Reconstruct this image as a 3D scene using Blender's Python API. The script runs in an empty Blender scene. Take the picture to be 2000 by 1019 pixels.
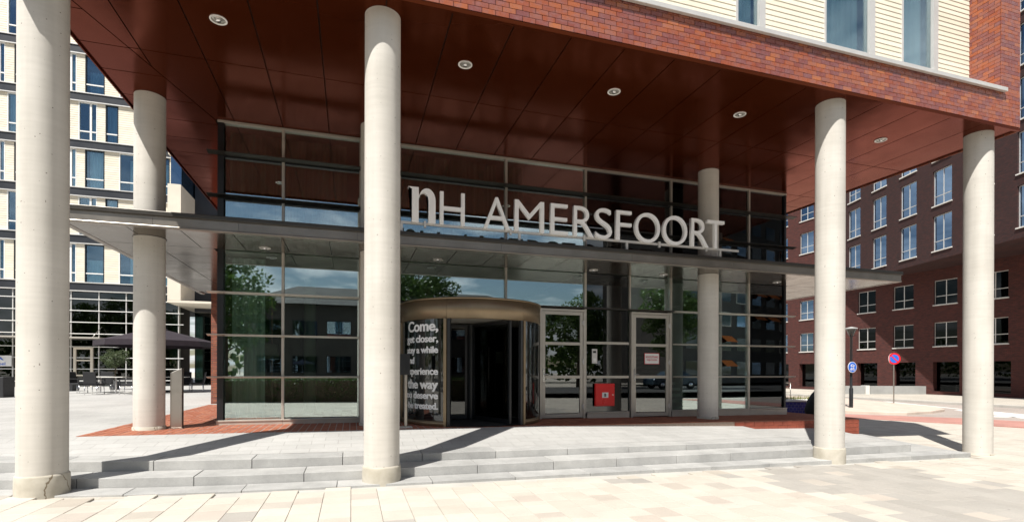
import bpy, math, random
from mathutils import Matrix, Vector
R = math.radians
random.seed(7)
scene = bpy.context.scene
col = scene.collection

# ------------------------------------------------------------------ camera
FPX, HOR, PHI, ROLL, EYE = 1010.26, 724.06, .3011, .0029, 1.55
cam = bpy.data.cameras.new('camera')
cam.sensor_width = 36; cam.lens = FPX / 2000 * 36
cam.shift_y = (HOR - 509.5) / 2000
cam.clip_end = 2000; cam.clip_start = .05
camo = bpy.data.objects.new('camera', cam); col.objects.link(camo)
camo.matrix_world = Matrix.Translation((0, 0, EYE)) @ Matrix.Rotation(-PHI, 4, 'Z') @ Matrix.Rotation(math.pi/2, 4, 'X') @ Matrix.Rotation(ROLL, 4, 'Z')
scene.camera = camo

# ------------------------------------------------------------------ sky and sun
SUN_AZ = math.atan2(-.719, -.695)       # direction towards the sun, seen from above
SUN_EL = R(56)
wd = bpy.data.worlds.new('World'); scene.world = wd; wd.use_nodes = True
nt = wd.node_tree; N = nt.nodes; Lk = nt.links
bg = N['Background']
sky = N.new('ShaderNodeTexSky'); sky.sky_type = 'NISHITA'; sky.sun_disc = False
sky.sun_elevation = SUN_EL; sky.sun_rotation = math.pi/2 - SUN_AZ
sky.air_density = 1.2; sky.dust_density = .6; sky.ozone_density = 1.6
tc = N.new('ShaderNodeTexCoord'); sep = N.new('ShaderNodeSeparateXYZ')
Lk.new(tc.outputs['Generated'], sep.inputs[0])
def wmath(op, a, b):
    n = N.new('ShaderNodeMath'); n.operation = op
    for i, v in enumerate((a, b)):
        if isinstance(v, (int, float)): n.inputs[i].default_value = v
        else: Lk.new(v, n.inputs[i])
    return n.outputs[0]
zz = wmath('ADD', wmath('MAXIMUM', sep.outputs[2], 0.0), .12)
cmb = N.new('ShaderNodeCombineXYZ')
Lk.new(wmath('DIVIDE', sep.outputs[0], zz), cmb.inputs[0]); Lk.new(wmath('DIVIDE', sep.outputs[1], zz), cmb.inputs[1])
cn = N.new('ShaderNodeTexNoise'); cn.inputs['Scale'].default_value = 1.1; cn.inputs['Detail'].default_value = 9; cn.inputs['Roughness'].default_value = .58; cn.inputs['Distortion'].default_value = .3
Lk.new(cmb.outputs[0], cn.inputs['Vector'])
cr = N.new('ShaderNodeValToRGB'); cr.color_ramp.elements[0].position = .45; cr.color_ramp.elements[1].position = .62
Lk.new(cn.outputs[0], cr.inputs[0])
cmix = N.new('ShaderNodeMix'); cmix.data_type = 'RGBA'
Lk.new(cr.outputs[0], cmix.inputs[0]); Lk.new(sky.outputs[0], cmix.inputs[6]); cmix.inputs[7].default_value = (14, 14.3, 14.8, 1)
Lk.new(cmix.outputs[2], bg.inputs[0])
bg.inputs[1].default_value = .05
sun = bpy.data.lights.new('sun', 'SUN'); sun.energy = 5.0; sun.angle = R(.5); sun.color = (1, .968, .91)
suno = bpy.data.objects.new('sun', sun); col.objects.link(suno)
suno.rotation_euler = Vector((math.cos(SUN_AZ)*math.cos(SUN_EL), math.sin(SUN_AZ)*math.cos(SUN_EL), math.sin(SUN_EL))).to_track_quat('Z', 'Y').to_euler()
suno.location = (-20, -20, 30)
vs = scene.view_settings
vs.view_transform = 'Standard'; vs.look = 'None'; vs.exposure = .57; vs.gamma = 1; vs.use_curve_mapping = False
try:
    scene.cycles.max_bounces = 10; scene.cycles.transparent_max_bounces = 24; scene.cycles.glossy_bounces = 6
except Exception: pass

# ------------------------------------------------------------------ materials
MATS = {}
class NT:
    def __init__(s, name):
        s.m = bpy.data.materials.new(name); s.m.use_nodes = True
        s.t = s.m.node_tree; s.n = s.t.nodes; s.l = s.t.links; s.b = s.n['Principled BSDF']
    def new(s, t, **k):
        n = s.n.new('ShaderNode' + t)
        for a, v in k.items(): setattr(n, a, v)
        return n
    def link(s, a, b): s.l.new(a, b)
    def coord(s, scale=(1, 1, 1), kind='Object', rot=(0, 0, 0)):
        c = s.new('TexCoord'); mp = s.new('Mapping'); mp.inputs['Scale'].default_value = scale; mp.inputs['Rotation'].default_value = rot
        if kind == 'World':
            g = s.new('NewGeometry'); s.link(g.outputs['Position'], mp.inputs[0])
        else: s.link(c.outputs[kind], mp.inputs[0])
        return mp.outputs[0]
    def noise(s, vec, scale, detail=4, rough=.55):
        n = s.new('TexNoise'); n.inputs['Scale'].default_value = scale; n.inputs['Detail'].default_value = detail; n.inputs['Roughness'].default_value = rough
        s.link(vec, n.inputs['Vector']); return n.outputs[0]
    def ramp(s, fac, stops):
        r = s.new('ValToRGB'); e = r.color_ramp.elements
        while len(e) < len(stops): e.new(.5)
        for i, (p, c) in enumerate(stops): e[i].position = p; e[i].color = (*c, 1) if len(c) == 3 else c
        s.link(fac, r.inputs[0]); return r.outputs[0]
    def mix(s, fac, a, b, mode='MIX'):
        m = s.new('Mix', data_type='RGBA', blend_type=mode)
        for i, v in ((0, fac), (6, a), (7, b)):
            if isinstance(v, (int, float)): m.inputs[i].default_value = v
            elif isinstance(v, tuple): m.inputs[i].default_value = (*v, 1)
            else: s.link(v, m.inputs[i])
        return m.outputs[2]
    def math(s, op, a, b=0):
        m = s.new('Math', operation=op)
        for i, v in enumerate((a, b)):
            if isinstance(v, (int, float)): m.inputs[i].default_value = v
            else: s.link(v, m.inputs[i])
        return m.outputs[0]
    def piece(s):                       # one random value per piece, whether an object or an island of a joined mesh
        o = s.new('ObjectInfo'); g = s.new('NewGeometry')
        return s.math('FRACT', s.math('ADD', o.outputs['Random'], g.outputs['Random Per Island']))
    def bump(s, h, strength=.3, dist=.01):
        b = s.new('Bump'); b.inputs['Strength'].default_value = strength; b.inputs['Distance'].default_value = dist
        s.link(h, b.inputs['Height']); s.link(b.outputs[0], s.b.inputs['Normal'])
    def set(s, base=None, rough=None, metal=None, spec=None, coat=None):
        for key, v in (('Base Color', base), ('Roughness', rough), ('Metallic', metal), ('Specular IOR Level', spec), ('Coat Weight', coat)):
            if v is None: continue
            if isinstance(v, tuple): s.b.inputs[key].default_value = (*v, 1)
            elif isinstance(v, (int, float)): s.b.inputs[key].default_value = v
            else: s.link(v, s.b.inputs[key])
        return s.m
def plain(name, c, rough=.5, metal=0, var=.12, nscale=6, spec=None, bump=0):
    t = NT(name); v = t.coord(kind='World')
    n = t.noise(v, nscale, 5)
    lo = tuple(x*(1-var) for x in c); hi = tuple(min(1, x*(1+var)) for x in c)
    cc = t.ramp(n, [(.3, lo), (.7, hi)])
    if bump: t.bump(t.noise(v, nscale*12, 3), bump, .004)
    rr = t.ramp(t.noise(v, nscale*2.3, 3), [(.3, (max(0, rough-.06),)*3), (.7, (min(1, rough+.06),)*3)])
    MATS[name] = t.set(cc, rr, metal, spec); return t.m
def grad_piece(name, stops, rough, nsc=3, amount=.35, metal=0, bumpsc=120, bump=.15, spec=None, rvar=.05):
    t = NT(name); v = t.coord(kind='World')
    base = t.ramp(t.piece(), stops)
    n = t.ramp(t.noise(v, nsc, 5), [(.25, (1-amount,)*3), (.75, (1+amount*.4,)*3)])
    cc = t.mix(1.0, base, n, 'MULTIPLY')
    if bump: t.bump(t.noise(v, bumpsc, 4), bump, .003)
    rr = t.ramp(t.noise(v, nsc*3, 3), [(.3, (rough-rvar,)*3), (.7, (rough+rvar,)*3)])
    MATS[name] = t.set(cc, rr, metal, spec); return t
# concrete of the columns: pale, faint vertical staining, form lines and blow holes
t = NT('concrete'); v = t.coord(kind='World'); vz = t.coord((.9, .9, 14), 'World'); vs_ = t.coord((6, 6, .35), 'World')
c1 = t.ramp(t.noise(v, 1.3, 6), [(.3, (.49, .462, .415)), (.7, (.61, .58, .53))])
c2 = t.mix(.14, c1, t.ramp(t.noise(vz, 1.5, 3), [(.35, (.42, .39, .34)), (.65, (.66, .62, .55))]))
c2 = t.mix(.18, c2, t.ramp(t.noise(vs_, 1.0, 4), [(.35, (.40, .37, .31)), (.6, (.68, .64, .57))]))
vo = t.new('TexVoronoi'); vo.inputs['Scale'].default_value = 21; t.link(v, vo.inputs['Vector'])
sepc = t.new('SeparateColor'); t.link(vo.outputs['Color'], sepc.inputs[0])
size = t.math('MULTIPLY', t.math('POWER', sepc.outputs[0], 3.0), .16)
hole = t.math('LESS_THAN', vo.outputs['Distance'], size)
c3 = t.mix(hole, c2, (.17, .145, .12))
bh = t.math('SUBTRACT', t.math('MULTIPLY', t.noise(v, 40, 5), .25), hole); t.bump(bh, .35, .006)
MATS['concrete'] = t.set(c3, .82)
t = NT('collar'); v = t.coord(kind='World')
vo = t.new('TexVoronoi', feature='DISTANCE_TO_EDGE'); vo.inputs['Scale'].default_value = 1.7; t.link(t.mix(.12, v, t.noise(v, 7, 4)), vo.inputs['Vector'])
crk = t.math('LESS_THAN', vo.outputs['Distance'], .008)
cc = t.ramp(t.noise(v, 4, 6), [(.3, (.38, .345, .275)), (.7, (.54, .50, .425))])
t.bump(t.math('SUBTRACT', t.noise(v, 30, 5), crk), .4, .006)
MATS['collar'] = t.set(t.mix(crk, cc, (.2, .16, .11)), .9)
# glazed fascia tiles: every tile shifts from orange to purple-brown, with a flame across it
t = NT('glazed_tile'); v = t.coord(kind='World')
base = t.ramp(t.piece(), [(0, (.27, .062, .026)), (.3, (.34, .095, .034)), (.55, (.22, .056, .036)), (.8, (.19, .062, .056)), (1, (.40, .125, .04))])
fl = t.ramp(t.noise(t.coord((9, 9, 14), 'World'), 1.0, 3), [(.42, (0, 0, 0)), (.66, (1, 1, 1))])
cc = t.mix(t.math('MULTIPLY', fl, .5), base, (.235, .115, .115))
t.bump(t.noise(v, 34, 3), .12, .004)
MATS['glazed_tile'] = t.set(cc, t.ramp(t.noise(v, 20, 2), [(.3, (.22,)*3), (.7, (.40,)*3)]), 0, .55)
plain('mortar', (.06, .05, .045), .95, nscale=30)
# brown soffit panels
t = NT('soffit_brown'); v = t.coord(kind='World')
MATS['soffit_brown'] = t.set(t.mix(t.piece(), (.074, .0145, .0042), (.086, .0175, .0054)), t.ramp(t.noise(v, 2.2, 6), [(.3, (.12,)*3), (.7, (.24,)*3)]), .5, .25)
t.b.inputs['Specular Tint'].default_value = (1, .46, .22, 1)
t.bump(t.noise(v, 1.4, 2), .06, .02)
plain('soffit_gap', (.012, .008, .006), .9)
t = NT('canopy_panel'); v = t.coord(kind='World')
MATS['canopy_panel'] = t.set(t.mix(t.piece(), (.100, .078, .056), (.125, .098, .070)), t.ramp(t.noise(v, 2.5, 4), [(.3, (.13,)*3), (.7, (.22,)*3)]), .75)
t.bump(t.noise(v, 1.1, 2), .07, .02)
plain('aluminium', (.50, .46, .40), .4, .35, .07, 3)
plain('aluminium_dark', (.06, .054, .046), .38, .55, .1, 3)
plain('aluminium_light', (.62, .60, .57), .42, .35, .06, 4)
plain('canopy_edge', (.24, .215, .185), .36, .7, .14, 2.2)
plain('bronze', (.27, .205, .13), .42, .7, .08, 2.5)
plain('black_frame', (.014, .015, .017), .35, 0, .1, 4)
plain('black_band', (.018, .02, .026), .45, 0, .25, .7)
plain('steel', (.46, .43, .39), .33, .95, .04, 2)
plain('chrome', (.75, .75, .76), .16, 1, .03)
plain('sign_white', (.90, .895, .885), .45, 0, .03, 3)
plain('vinyl', (.86, .86, .86), .6, 0, .02)
plain('red_paint', (.75, .006, .008), .32, 0, .06, 4)
plain('sign_red', (.62, .01, .02), .4, 0, .05)
plain('sign_blue', (.02, .13, .58), .4, 0, .05)
plain('white_paint', (.78, .77, .74), .5, 0, .05)
plain('dark_text', (.02, .02, .02), .6, 0)
plain('red_text', (.55, .03, .05), .6, 0)
plain('cream_render', (.70, .63, .52), .85, 0, .06, 1.2, bump=.1)
plain('parasol_cloth', (.019, .012, .018), .85, 0, .25, 3)
plain('wicker', (.016, .016, .018), .75, 0, .3, 60, bump=.5)
plain('planter_dark', (.02, .02, .022), .6, 0, .2, 5)
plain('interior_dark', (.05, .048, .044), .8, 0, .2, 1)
plain('interior_floor', (.20, .19, .165), .45, 0, .15, 2)
plain('interior_ceiling', (.45, .46, .41), .8, 0, .06, 1)
plain('interior_column', (.46, .50, .44), .8, 0, .06, 2)
plain('lamp_shade', (.42, .40, .31), .9, 0, .08, 12)
plain('plain_concrete', (.30, .30, .29), .85, 0, .12, 1.5, bump=.2)
plain('kerb_concrete', (.44, .42, .38), .9, 0, .12, 2)
plain('white_stone', (.66, .64, .60), .85, 0, .1, 2)
plain('awning', (.70, .17, .02), .8, 0, .1, 3)
plain('roof_dark', (.035, .033, .032), .8, 0, .25, .8)
plain('office_dark', (.06, .055, .05), .8, 0, .2, .5)
plain('bark', (.085, .062, .042), .95, 0, .35, 9, bump=.5)
plain('rubber', (.012, .012, .012), .8, 0)
plain('car_paint', (.05, .08, .11), .25, .3, .05, 1, spec=.6)
plain('light_lens', (.55, .54, .50), .15, .6, .2, 30)
plain('soil', (.06, .042, .03), .95, 0, .3, 12)
plain('yellow_globe', (.75, .50, .12), .35, 0, .1, 8)
# granite of the step blocks: sawn, speckled, cooler than the paving
t = NT('granite'); v = t.coord(kind='World')
b0 = t.ramp(t.piece(), [(0, (.37, .365, .35)), (.5, (.42, .413, .395)), (1, (.45, .442, .42))])
sp = t.ramp(t.noise(v, 210, 4, .7), [(.35, (.72,)*3), (.65, (1.18,)*3)])
st = t.ramp(t.noise(v, 2.1, 7, .65), [(.3, (.74,)*3), (.7, (1.07,)*3)])
t.bump(t.noise(v, 160, 3), .12, .003)
MATS['granite'] = t.set(t.mix(1, t.mix(1, b0, sp, 'MULTIPLY'), st, 'MULTIPLY'), .78)
def brick_nodes(t, vec, c1, c2, mortar, bw, bh, ms, off=.5, sq=1.0):
    b = t.new('TexBrick'); b.offset = off; b.squash = sq
    b.inputs['Color1'].default_value = (*c1, 1); b.inputs['Color2'].default_value = (*c2, 1); b.inputs['Mortar'].default_value = (*mortar, 1)
    b.inputs['Scale'].default_value = 1; b.inputs['Mortar Size'].default_value = ms; b.inputs['Brick Width'].default_value = bw; b.inputs['Row Height'].default_value = bh; b.inputs['Mortar Smooth'].default_value = .2
    t.link(vec, b.inputs['Vector']); return b
# small grey pavers of the terrace (a joint every 24 cm, far too fine here to build)
t = NT('terrace_paving'); v = t.coord(kind='World')
b = brick_nodes(t, v, (.395, .387, .368), (.425, .415, .395), (.28, .27, .25), .42, .24, .005)
st = t.ramp(t.noise(v, .7, 8, .68), [(.3, (.80,)*3), (.7, (1.08,)*3)])
sp = t.ramp(t.noise(v, 150, 3, .7), [(.35, (.85,)*3), (.65, (1.1,)*3)])
t.bump(b.outputs['Fac'], -.15, .004)
MATS['terrace_paving'] = t.set(t.mix(1, t.mix(1, b.outputs[0], st, 'MULTIPLY'), sp, 'MULTIPLY'), .85)
def paver_mat(name, stops):
    t = NT(name); v = t.coord(kind='World')
    b0 = t.ramp(t.piece(), stops)
    st = t.ramp(t.noise(v, 1.6, 6), [(.3, (.90,)*3), (.7, (1.05,)*3)])
    sp = t.ramp(t.noise(v, 120, 4, .7), [(.32, (.86,)*3), (.68, (1.1,)*3)])
    vo = t.new('TexVoronoi'); vo.inputs['Scale'].default_value = 3.1; t.link(v, vo.inputs['Vector'])
    sc = t.new('SeparateColor'); t.link(vo.outputs['Color'], sc.inputs[0])
    gum = t.math('LESS_THAN', vo.outputs['Distance'], t.math('MULTIPLY', t.math('POWER', sc.outputs[1], 3.0), .055))
    cc = t.mix(1, t.mix(1, b0, st, 'MULTIPLY'), sp, 'MULTIPLY')
    cc = t.mix(gum, cc, (.17, .155, .14))
    t.bump(t.noise(v, 90, 4), .15, .004)
    MATS[name] = t.set(cc, .9)
paver_mat('paver_beige', [(0, (.47, .425, .36)), (.45, (.50, .455, .39)), (.8, (.525, .48, .415)), (1, (.485, .435, .37))])
paver_mat('paver_tan', [(0, (.425, .378, .32)), (.4, (.455, .397, .34)), (.7, (.425, .385, .333)), (1, (.405, .358, .30))])
paver_mat('paver_grey', [(0, (.335, .31, .275)), (.5, (.36, .335, .30)), (1, (.385, .355, .315))])
t = NT('ground_paving'); v = t.coord(kind='World')
b = brick_nodes(t, v, (.45, .41, .35), (.50, .455, .39), (.34, .31, .265), .32, .32, .006)
MATS['ground_paving'] = t.set(t.mix(1, b.outputs[0], t.ramp(t.noise(v, .4, 6), [(.3, (.85,)*3), (.7, (1.05,)*3)]), 'MULTIPLY'), .9)
t = NT('road_surface'); v = t.coord(kind='World')
b = brick_nodes(t, t.coord(kind='World', rot=(0, 0, .6)), (.36, .305, .27), (.40, .345, .305), (.27, .23, .2), .2, .1, .004)
MATS['road_surface'] = t.set(t.mix(1, b.outputs[0], t.ramp(t.noise(v, .5, 6), [(.3, (.82,)*3), (.7, (1.08,)*3)]), 'MULTIPLY'), .9)
plain('asphalt', (.055, .054, .052), .9, 0, .25, 3)
plain('bike_red', (.40, .20, .165), .9, 0, .15, 1.5)
plain('island_paving', (.52, .43, .36), .9, 0, .12, 2)
grad_piece('plinth_brick', [(0, (.30, .092, .048)), (.4, (.36, .125, .065)), (.7, (.32, .10, .055)), (1, (.40, .15, .08))], .8, 6, .25, bump=.25)
t = NT('plinth_wall'); v = t.coord(kind='World')
MATS['plinth_wall'] = plain('plinth_wall', (.26, .06, .032), .75, 0, .2, 5)
plain('plinth_joint', (.36, .27, .21), .95, 0, .2, 20)
grad_piece('cladding', [(0, (.70, .635, .505)), (.5, (.735, .67, .54)), (1, (.76, .70, .575))], .6, 1.2, .08, bump=0)
def brickwall(name, c1, c2, mort, bw=.21, bh=.0625, ms=.009, nz=.5, warm=(.1, .03, .03)):
    t = NT(name)
    g = t.new('NewGeometry'); s = t.new('SeparateXYZ'); t.link(g.outputs['Position'], s.inputs[0])
    cb = t.new('CombineXYZ'); t.link(t.math('ADD', s.outputs[0], s.outputs[1]), cb.inputs[0]); t.link(s.outputs[2], cb.inputs[1])
    b = brick_nodes(t, cb.outputs[0], c1, c2, mort, bw, bh, ms); b.inputs['Bias'].default_value = -.1
    v = t.coord(kind='World')
    big = t.ramp(t.noise(t.coord((1, 1, 4.5), 'World'), 2.6, 6, .75), [(.32, (.45,)*3), (.68, (1.5,)*3)])
    cc = t.mix(1, b.outputs[0], big, 'MULTIPLY')
    cc = t.mix(t.math('MULTIPLY', t.noise(v, 9, 2), nz), cc, warm)
    t.bump(b.outputs['Fac'], -.4, .008)
    MATS[name] = t.set(cc, .85)
brickwall('brick_hotel', (.38, .125, .055), (.27, .075, .045), (.12, .10, .085), .21, .068)
brickwall('brick_purple', (.048, .0125, .0105), (.021, .0085, .0095), (.02, .013, .0115), nz=.3, warm=(.05, .011, .009))
brickwall('brick_red', (.092, .019, .013), (.046, .0125, .011), (.032, .018, .0155), nz=.3, warm=(.085, .02, .0135))
brickwall('tile_blue', (.028, .026, .20), (.022, .022, .16), (.13, .12, .20), .12, .12, .008, nz=.05, warm=(.02, .02, .1))
# glass: tinted transmission with a mirror share that grows towards grazing angles
def glass(name, tint, base_refl, rough=0.0, gain=1.0, rt=(.93, .97, 1)):
    t = NT(name); t.n.remove(t.b)
    out = t.n['Material Output']
    tr = t.new('BsdfTransparent'); tr.inputs[0].default_value = (*tint, 1)
    gl = t.new('BsdfGlossy'); gl.inputs['Roughness'].default_value = rough; gl.inputs[0].default_value = (*rt, 1)
    fr = t.new('Fresnel'); fr.inputs['IOR'].default_value = 1.5
    fac = t.math('ADD', t.math('MULTIPLY', fr.outputs[0], gain), base_refl)
    fac = t.math('MINIMUM', fac, .95)
    v = t.coord(kind='World'); bp = t.new('Bump'); bp.inputs['Strength'].default_value = .035; bp.inputs['Distance'].default_value = .02
    t.link(t.noise(v, .55, 2), bp.inputs['Height']); t.link(bp.outputs[0], gl.inputs['Normal'])
    mx = t.new('MixShader'); t.link(fac, mx.inputs[0]); t.link(tr.outputs[0], mx.inputs[1]); t.link(gl.outputs[0], mx.inputs[2])
    t.link(mx.outputs[0], out.inputs[0]); MATS[name] = t.m
glass('glass_front', (.84, .94, .86), .31, rt=(.86, .95, 1))
glass('glass_door', (.30, .34, .31), .13)
glass('glass_dark', (.22, .25, .26), .04)
glass('glass_blue', (.25, .34, .40), .30, rt=(.52, .74, 1))
glass('glass_upper', (.84, .93, .94), .02, gain=.8)
glass('glass_office', (.13, .19, .17), .03)
glass('glass_dimmed', (.12, .14, .14), .0, gain=.6)  # darkened window glass: shade and dull reflections put into its tint
glass('glass_pale', (.80, .92, .96), .10, rt=(.62, .82, 1))
def curtain_mat(name, a, b):
    t = NT(name); v = t.coord((9, 9, .25), 'World')
    MATS[name] = t.set(t.ramp(t.noise(v, 1.5, 4), [(.3, a), (.7, b)]), .9)
curtain_mat('curtain_olive', (.045, .045, .03), (.125, .12, .085))
curtain_mat('curtain_pale', (.36, .46, .44), (.64, .70, .66))
curtain_mat('blind_grey', (.10, .17, .21), (.26, .34, .38))
def leafmat(name, a, b, c):
    t = NT(name)
    cc = t.ramp(t.piece(), [(0, a), (.5, b), (1, c)])
    t.b.inputs['Subsurface Weight'].default_value = 0
    MATS[name] = t.set(cc, .55)
    tl = t.new('BsdfTranslucent'); t.link(cc, tl.inputs[0]); mx = t.new('MixShader'); mx.inputs[0].default_value = .35
    t.link(t.b.outputs[0], mx.inputs[1]); t.link(tl.outputs[0], mx.inputs[2]); t.link(mx.outputs[0], t.n['Material Output'].inputs[0])
leafmat('leaf_green', (.035, .075, .014), (.065, .12, .022), (.10, .155, .03))
leafmat('leaf_hedge', (.03, .06, .012), (.05, .095, .018), (.08, .13, .025))
leafmat('leaf_olive', (.05, .075, .03), (.085, .115, .05), (.12, .15, .07))
leafmat('leaf_grass', (.08, .13, .02), (.14, .17, .04), (.25, .22, .08))

# ------------------------------------------------------------------ helpers
def link(o, parent=None):
    col.objects.link(o)
    if parent is not None: o.parent = parent
    return o
def tag(o, label=None, cat=None, group=None, kind=None):
    if label: o['label'] = label
    if cat: o['category'] = cat
    if group: o['group'] = group
    if kind: o['kind'] = kind
    return o
def empty(name, loc=(0, 0, 0), rz=0):
    o = bpy.data.objects.new(name, None); o.empty_display_size = .3
    o.location = loc; o.rotation_euler = (0, 0, rz); col.objects.link(o); return o
class MB:
    def __init__(s): s.v = []; s.f = []; s.sm = []
    def hexa(s, p):        # p: 8 points, bottom ring ccw then top ring ccw
        k = len(s.v); s.v += [tuple(q) for q in p]
        for f in ((0, 3, 2, 1), (4, 5, 6, 7), (0, 1, 5, 4), (1, 2, 6, 5), (2, 3, 7, 6), (3, 0, 4, 7)): s.f.append(tuple(k+i for i in f)); s.sm.append(False)
        return s
    def box(s, x0, x1, y0, y1, z0, z1):
        return s.hexa([(x0, y0, z0), (x1, y0, z0), (x1, y1, z0), (x0, y1, z0), (x0, y0, z1), (x1, y0, z1), (x1, y1, z1), (x0, y1, z1)])
    def prism(s, poly, z0, z1):
        k = len(s.v); n = len(poly)
        a = sum(poly[i][0]*poly[(i+1) % n][1]-poly[(i+1) % n][0]*poly[i][1] for i in range(n))
        if a < 0: poly = poly[::-1]
        g0 = z0 if callable(z0) else (lambda x, y: z0); g1 = z1 if callable(z1) else (lambda x, y: z1)
        s.v += [(x, y, g0(x, y)) for x, y in poly] + [(x, y, g1(x, y)) for x, y in poly]
        s.f.append(tuple(k+i for i in range(n))[::-1]); s.f.append(tuple(k+n+i for i in range(n))); s.sm += [False, False]
        for i in range(n):
            j = (i+1) % n; s.f.append((k+i, k+j, k+n+j, k+n+i)); s.sm.append(False)
        return s
    def lathe(s, prof, c=(0, 0, 0), n=32, a0=0, a1=2*math.pi, caps=True):
        full = abs(a1-a0-2*math.pi) < 1e-6; k = len(s.v); m = n if full else n+1
        for r, z in prof:
            for i in range(m):
                a = a0+(a1-a0)*i/n; s.v.append((c[0]+r*math.cos(a), c[1]+r*math.sin(a), c[2]+z))
        for j in range(len(prof)-1):
            for i in range(n):
                i2 = (i+1) % m if full else i+1
                s.f.append((k+j*m+i, k+j*m+i2, k+(j+1)*m+i2, k+(j+1)*m+i)); s.sm.append(True)
        if full and caps:
            q = len(s.v); s.v += s.v[k:k+m]+s.v[k+(len(prof)-1)*m:k+len(prof)*m]
            s.f.append(tuple(q+i for i in range(m))[::-1]); s.f.append(tuple(q+m+i for i in range(m))); s.sm += [False, False]
        return s
    def tube(s, pts, r, n=8):
        k = len(s.v); P = [Vector(p) for p in pts]; rr = r if isinstance(r, (list, tuple)) else [r]*len(P)
        for i, p in enumerate(P):
            d = (P[min(i+1, len(P)-1)]-P[max(i-1, 0)]).normalized()
            u = d.cross(Vector((0, 0, 1)) if abs(d.z) < .95 else Vector((1, 0, 0))).normalized(); w = d.cross(u)
            for j in range(n):
                a = 2*math.pi*j/n; s.v.append(tuple(p+(u*math.cos(a)+w*math.sin(a))*rr[i]))
        for i in range(len(P)-1):
            for j in range(n):
                j2 = (j+1) % n; s.f.append((k+i*n+j, k+(i+1)*n+j, k+(i+1)*n+j2, k+i*n+j2)); s.sm.append(True)
        s.f.append(tuple(k+j for j in range(n))); s.f.append(tuple(k+(len(P)-1)*n+j for j in range(n))[::-1]); s.sm += [False, False]
        return s
    def grid(s, xs, ys, z):
        k = len(s.v)
        for y in ys:
            for x in xs: s.v.append((x, y, z(x, y)))
        n = len(xs)
        for j in range(len(ys)-1):
            for i in range(n-1): s.f.append((k+j*n+i, k+j*n+i+1, k+(j+1)*n+i+1, k+(j+1)*n+i)); s.sm.append(True)
        return s
    def mesh(s, name, mat):
        me = bpy.data.meshes.new(name); me.from_pydata(s.v, [], s.f); me.polygons.foreach_set('use_smooth', s.sm)
        me.materials.append(MATS[mat]); me.update(); return me
    def build(s, name, mat, parent=None, loc=(0, 0, 0), bevel=0):
        o = bpy.data.objects.new(name, s.mesh(name, mat)); o.location = loc; link(o, parent)
        if bevel:
            b = o.modifiers.new('bevel', 'BEVEL'); b.width = bevel; b.segments = 2; b.limit_method = 'ANGLE'
        return o
def inst(name, me, parent, loc=(0, 0, 0), rot=(0, 0, 0), scale=(1, 1, 1)):
    o = bpy.data.objects.new(name, me); o.location = loc; o.rotation_euler = rot; o.scale = scale; return link(o, parent)
def copy_tree(o, parent=None):
    c = o.copy(); col.objects.link(c); c.parent = parent
    for ch in list(o.children): copy_tree(ch, c)
    return c
def clip(poly, a, b, c):          # keep a*x+b*y<=c
    out = []
    for i in range(len(poly)):
        p, q = poly[i], poly[(i+1) % len(poly)]; dp, dq = a*p[0]+b*p[1]-c, a*q[0]+b*q[1]-c
        if dp <= 0: out.append(p)
        if (dp < 0 < dq) or (dq < 0 < dp):
            u = dp/(dp-dq); out.append((p[0]+u*(q[0]-p[0]), p[1]+u*(q[1]-p[1])))
    return out
def shrink(poly, d):
    cx = sum(p[0] for p in poly)/len(poly); cy = sum(p[1] for p in poly)/len(poly); out = poly
    n = len(poly); a = sum(poly[i][0]*poly[(i+1) % n][1]-poly[(i+1) % n][0]*poly[i][1] for i in range(n))
    if a < 0: poly = poly[::-1]
    out = list(poly)
    for i in range(n):
        p, q = poly[i], poly[(i+1) % n]; ex, ey = q[0]-p[0], q[1]-p[1]; l = math.hypot(ex, ey)
        if l < 1e-6: continue
        nx, ny = ey/l, -ex/l
        out = clip(out, nx, ny, nx*p[0]+ny*p[1]-d)
        if len(out) < 3: return []
    return out
def text_mesh(txt, size, mat, extrude=.002, offset=0, align='LEFT', space=1.0):
    cu = bpy.data.curves.new('text', 'FONT'); cu.body = txt; cu.size = size; cu.extrude = extrude; cu.offset = offset; cu.align_x = align; cu.space_character = space; cu.resolution_u = 6
    o = bpy.data.objects.new('text', cu); col.objects.link(o)
    dg = bpy.context.evaluated_depsgraph_get(); me = bpy.data.meshes.new_from_object(o.evaluated_get(dg))
    bpy.data.objects.remove(o); bpy.data.curves.remove(cu)
    me.materials.clear(); me.materials.append(MATS[mat]); return me
def fit_text(me, x0, x1, z0, z1, y0, y1):   # lay text (x,y,extrude z) onto a vertical plane facing -Y
    xs = [v.co.x for v in me.vertices]; ys = [v.co.y for v in me.vertices]; zs = [v.co.z for v in me.vertices]
    ax, bx, ay, by, az, bz = min(xs), max(xs), min(ys), max(ys), min(zs), max(zs)
    for v in me.vertices:
        x, y, z = v.co
        v.co = (x0+(x-ax)/(bx-ax)*(x1-x0), y1+(z-az)/(bz-az)*(y0-y1), z0+(y-ay)/(by-ay)*(z1-z0))
    return me

# ------------------------------------------------------------------ ground levels
def gz(x, y=0): return max(-.30, min(.09, -.0125*x))
def curve_off(x):
    if x >= 0: return 0
    return .027*x*x if x > -5 else .675+.27*(-5-x)
def top_r1(x): return .265-.009*max(-6, x)
def top_r2(x): return .140-.005*max(-6, x)
def top_slab(x): return .014-.0075*max(-6, x)
def plinth_z(x): return .445-.007*max(-6, x)
def back_z(x): return plinth_z(x)-.004 if x < 4 else .413-(x-4)*.03
def terr_z(x, y):
    f = top_r1(x); u = max(0, min(1, (y-8.61-curve_off(x))/(10.05-8.61-curve_off(x)) if y < 10.05 else 1))
    return f+(back_z(x)-f)*u

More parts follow.
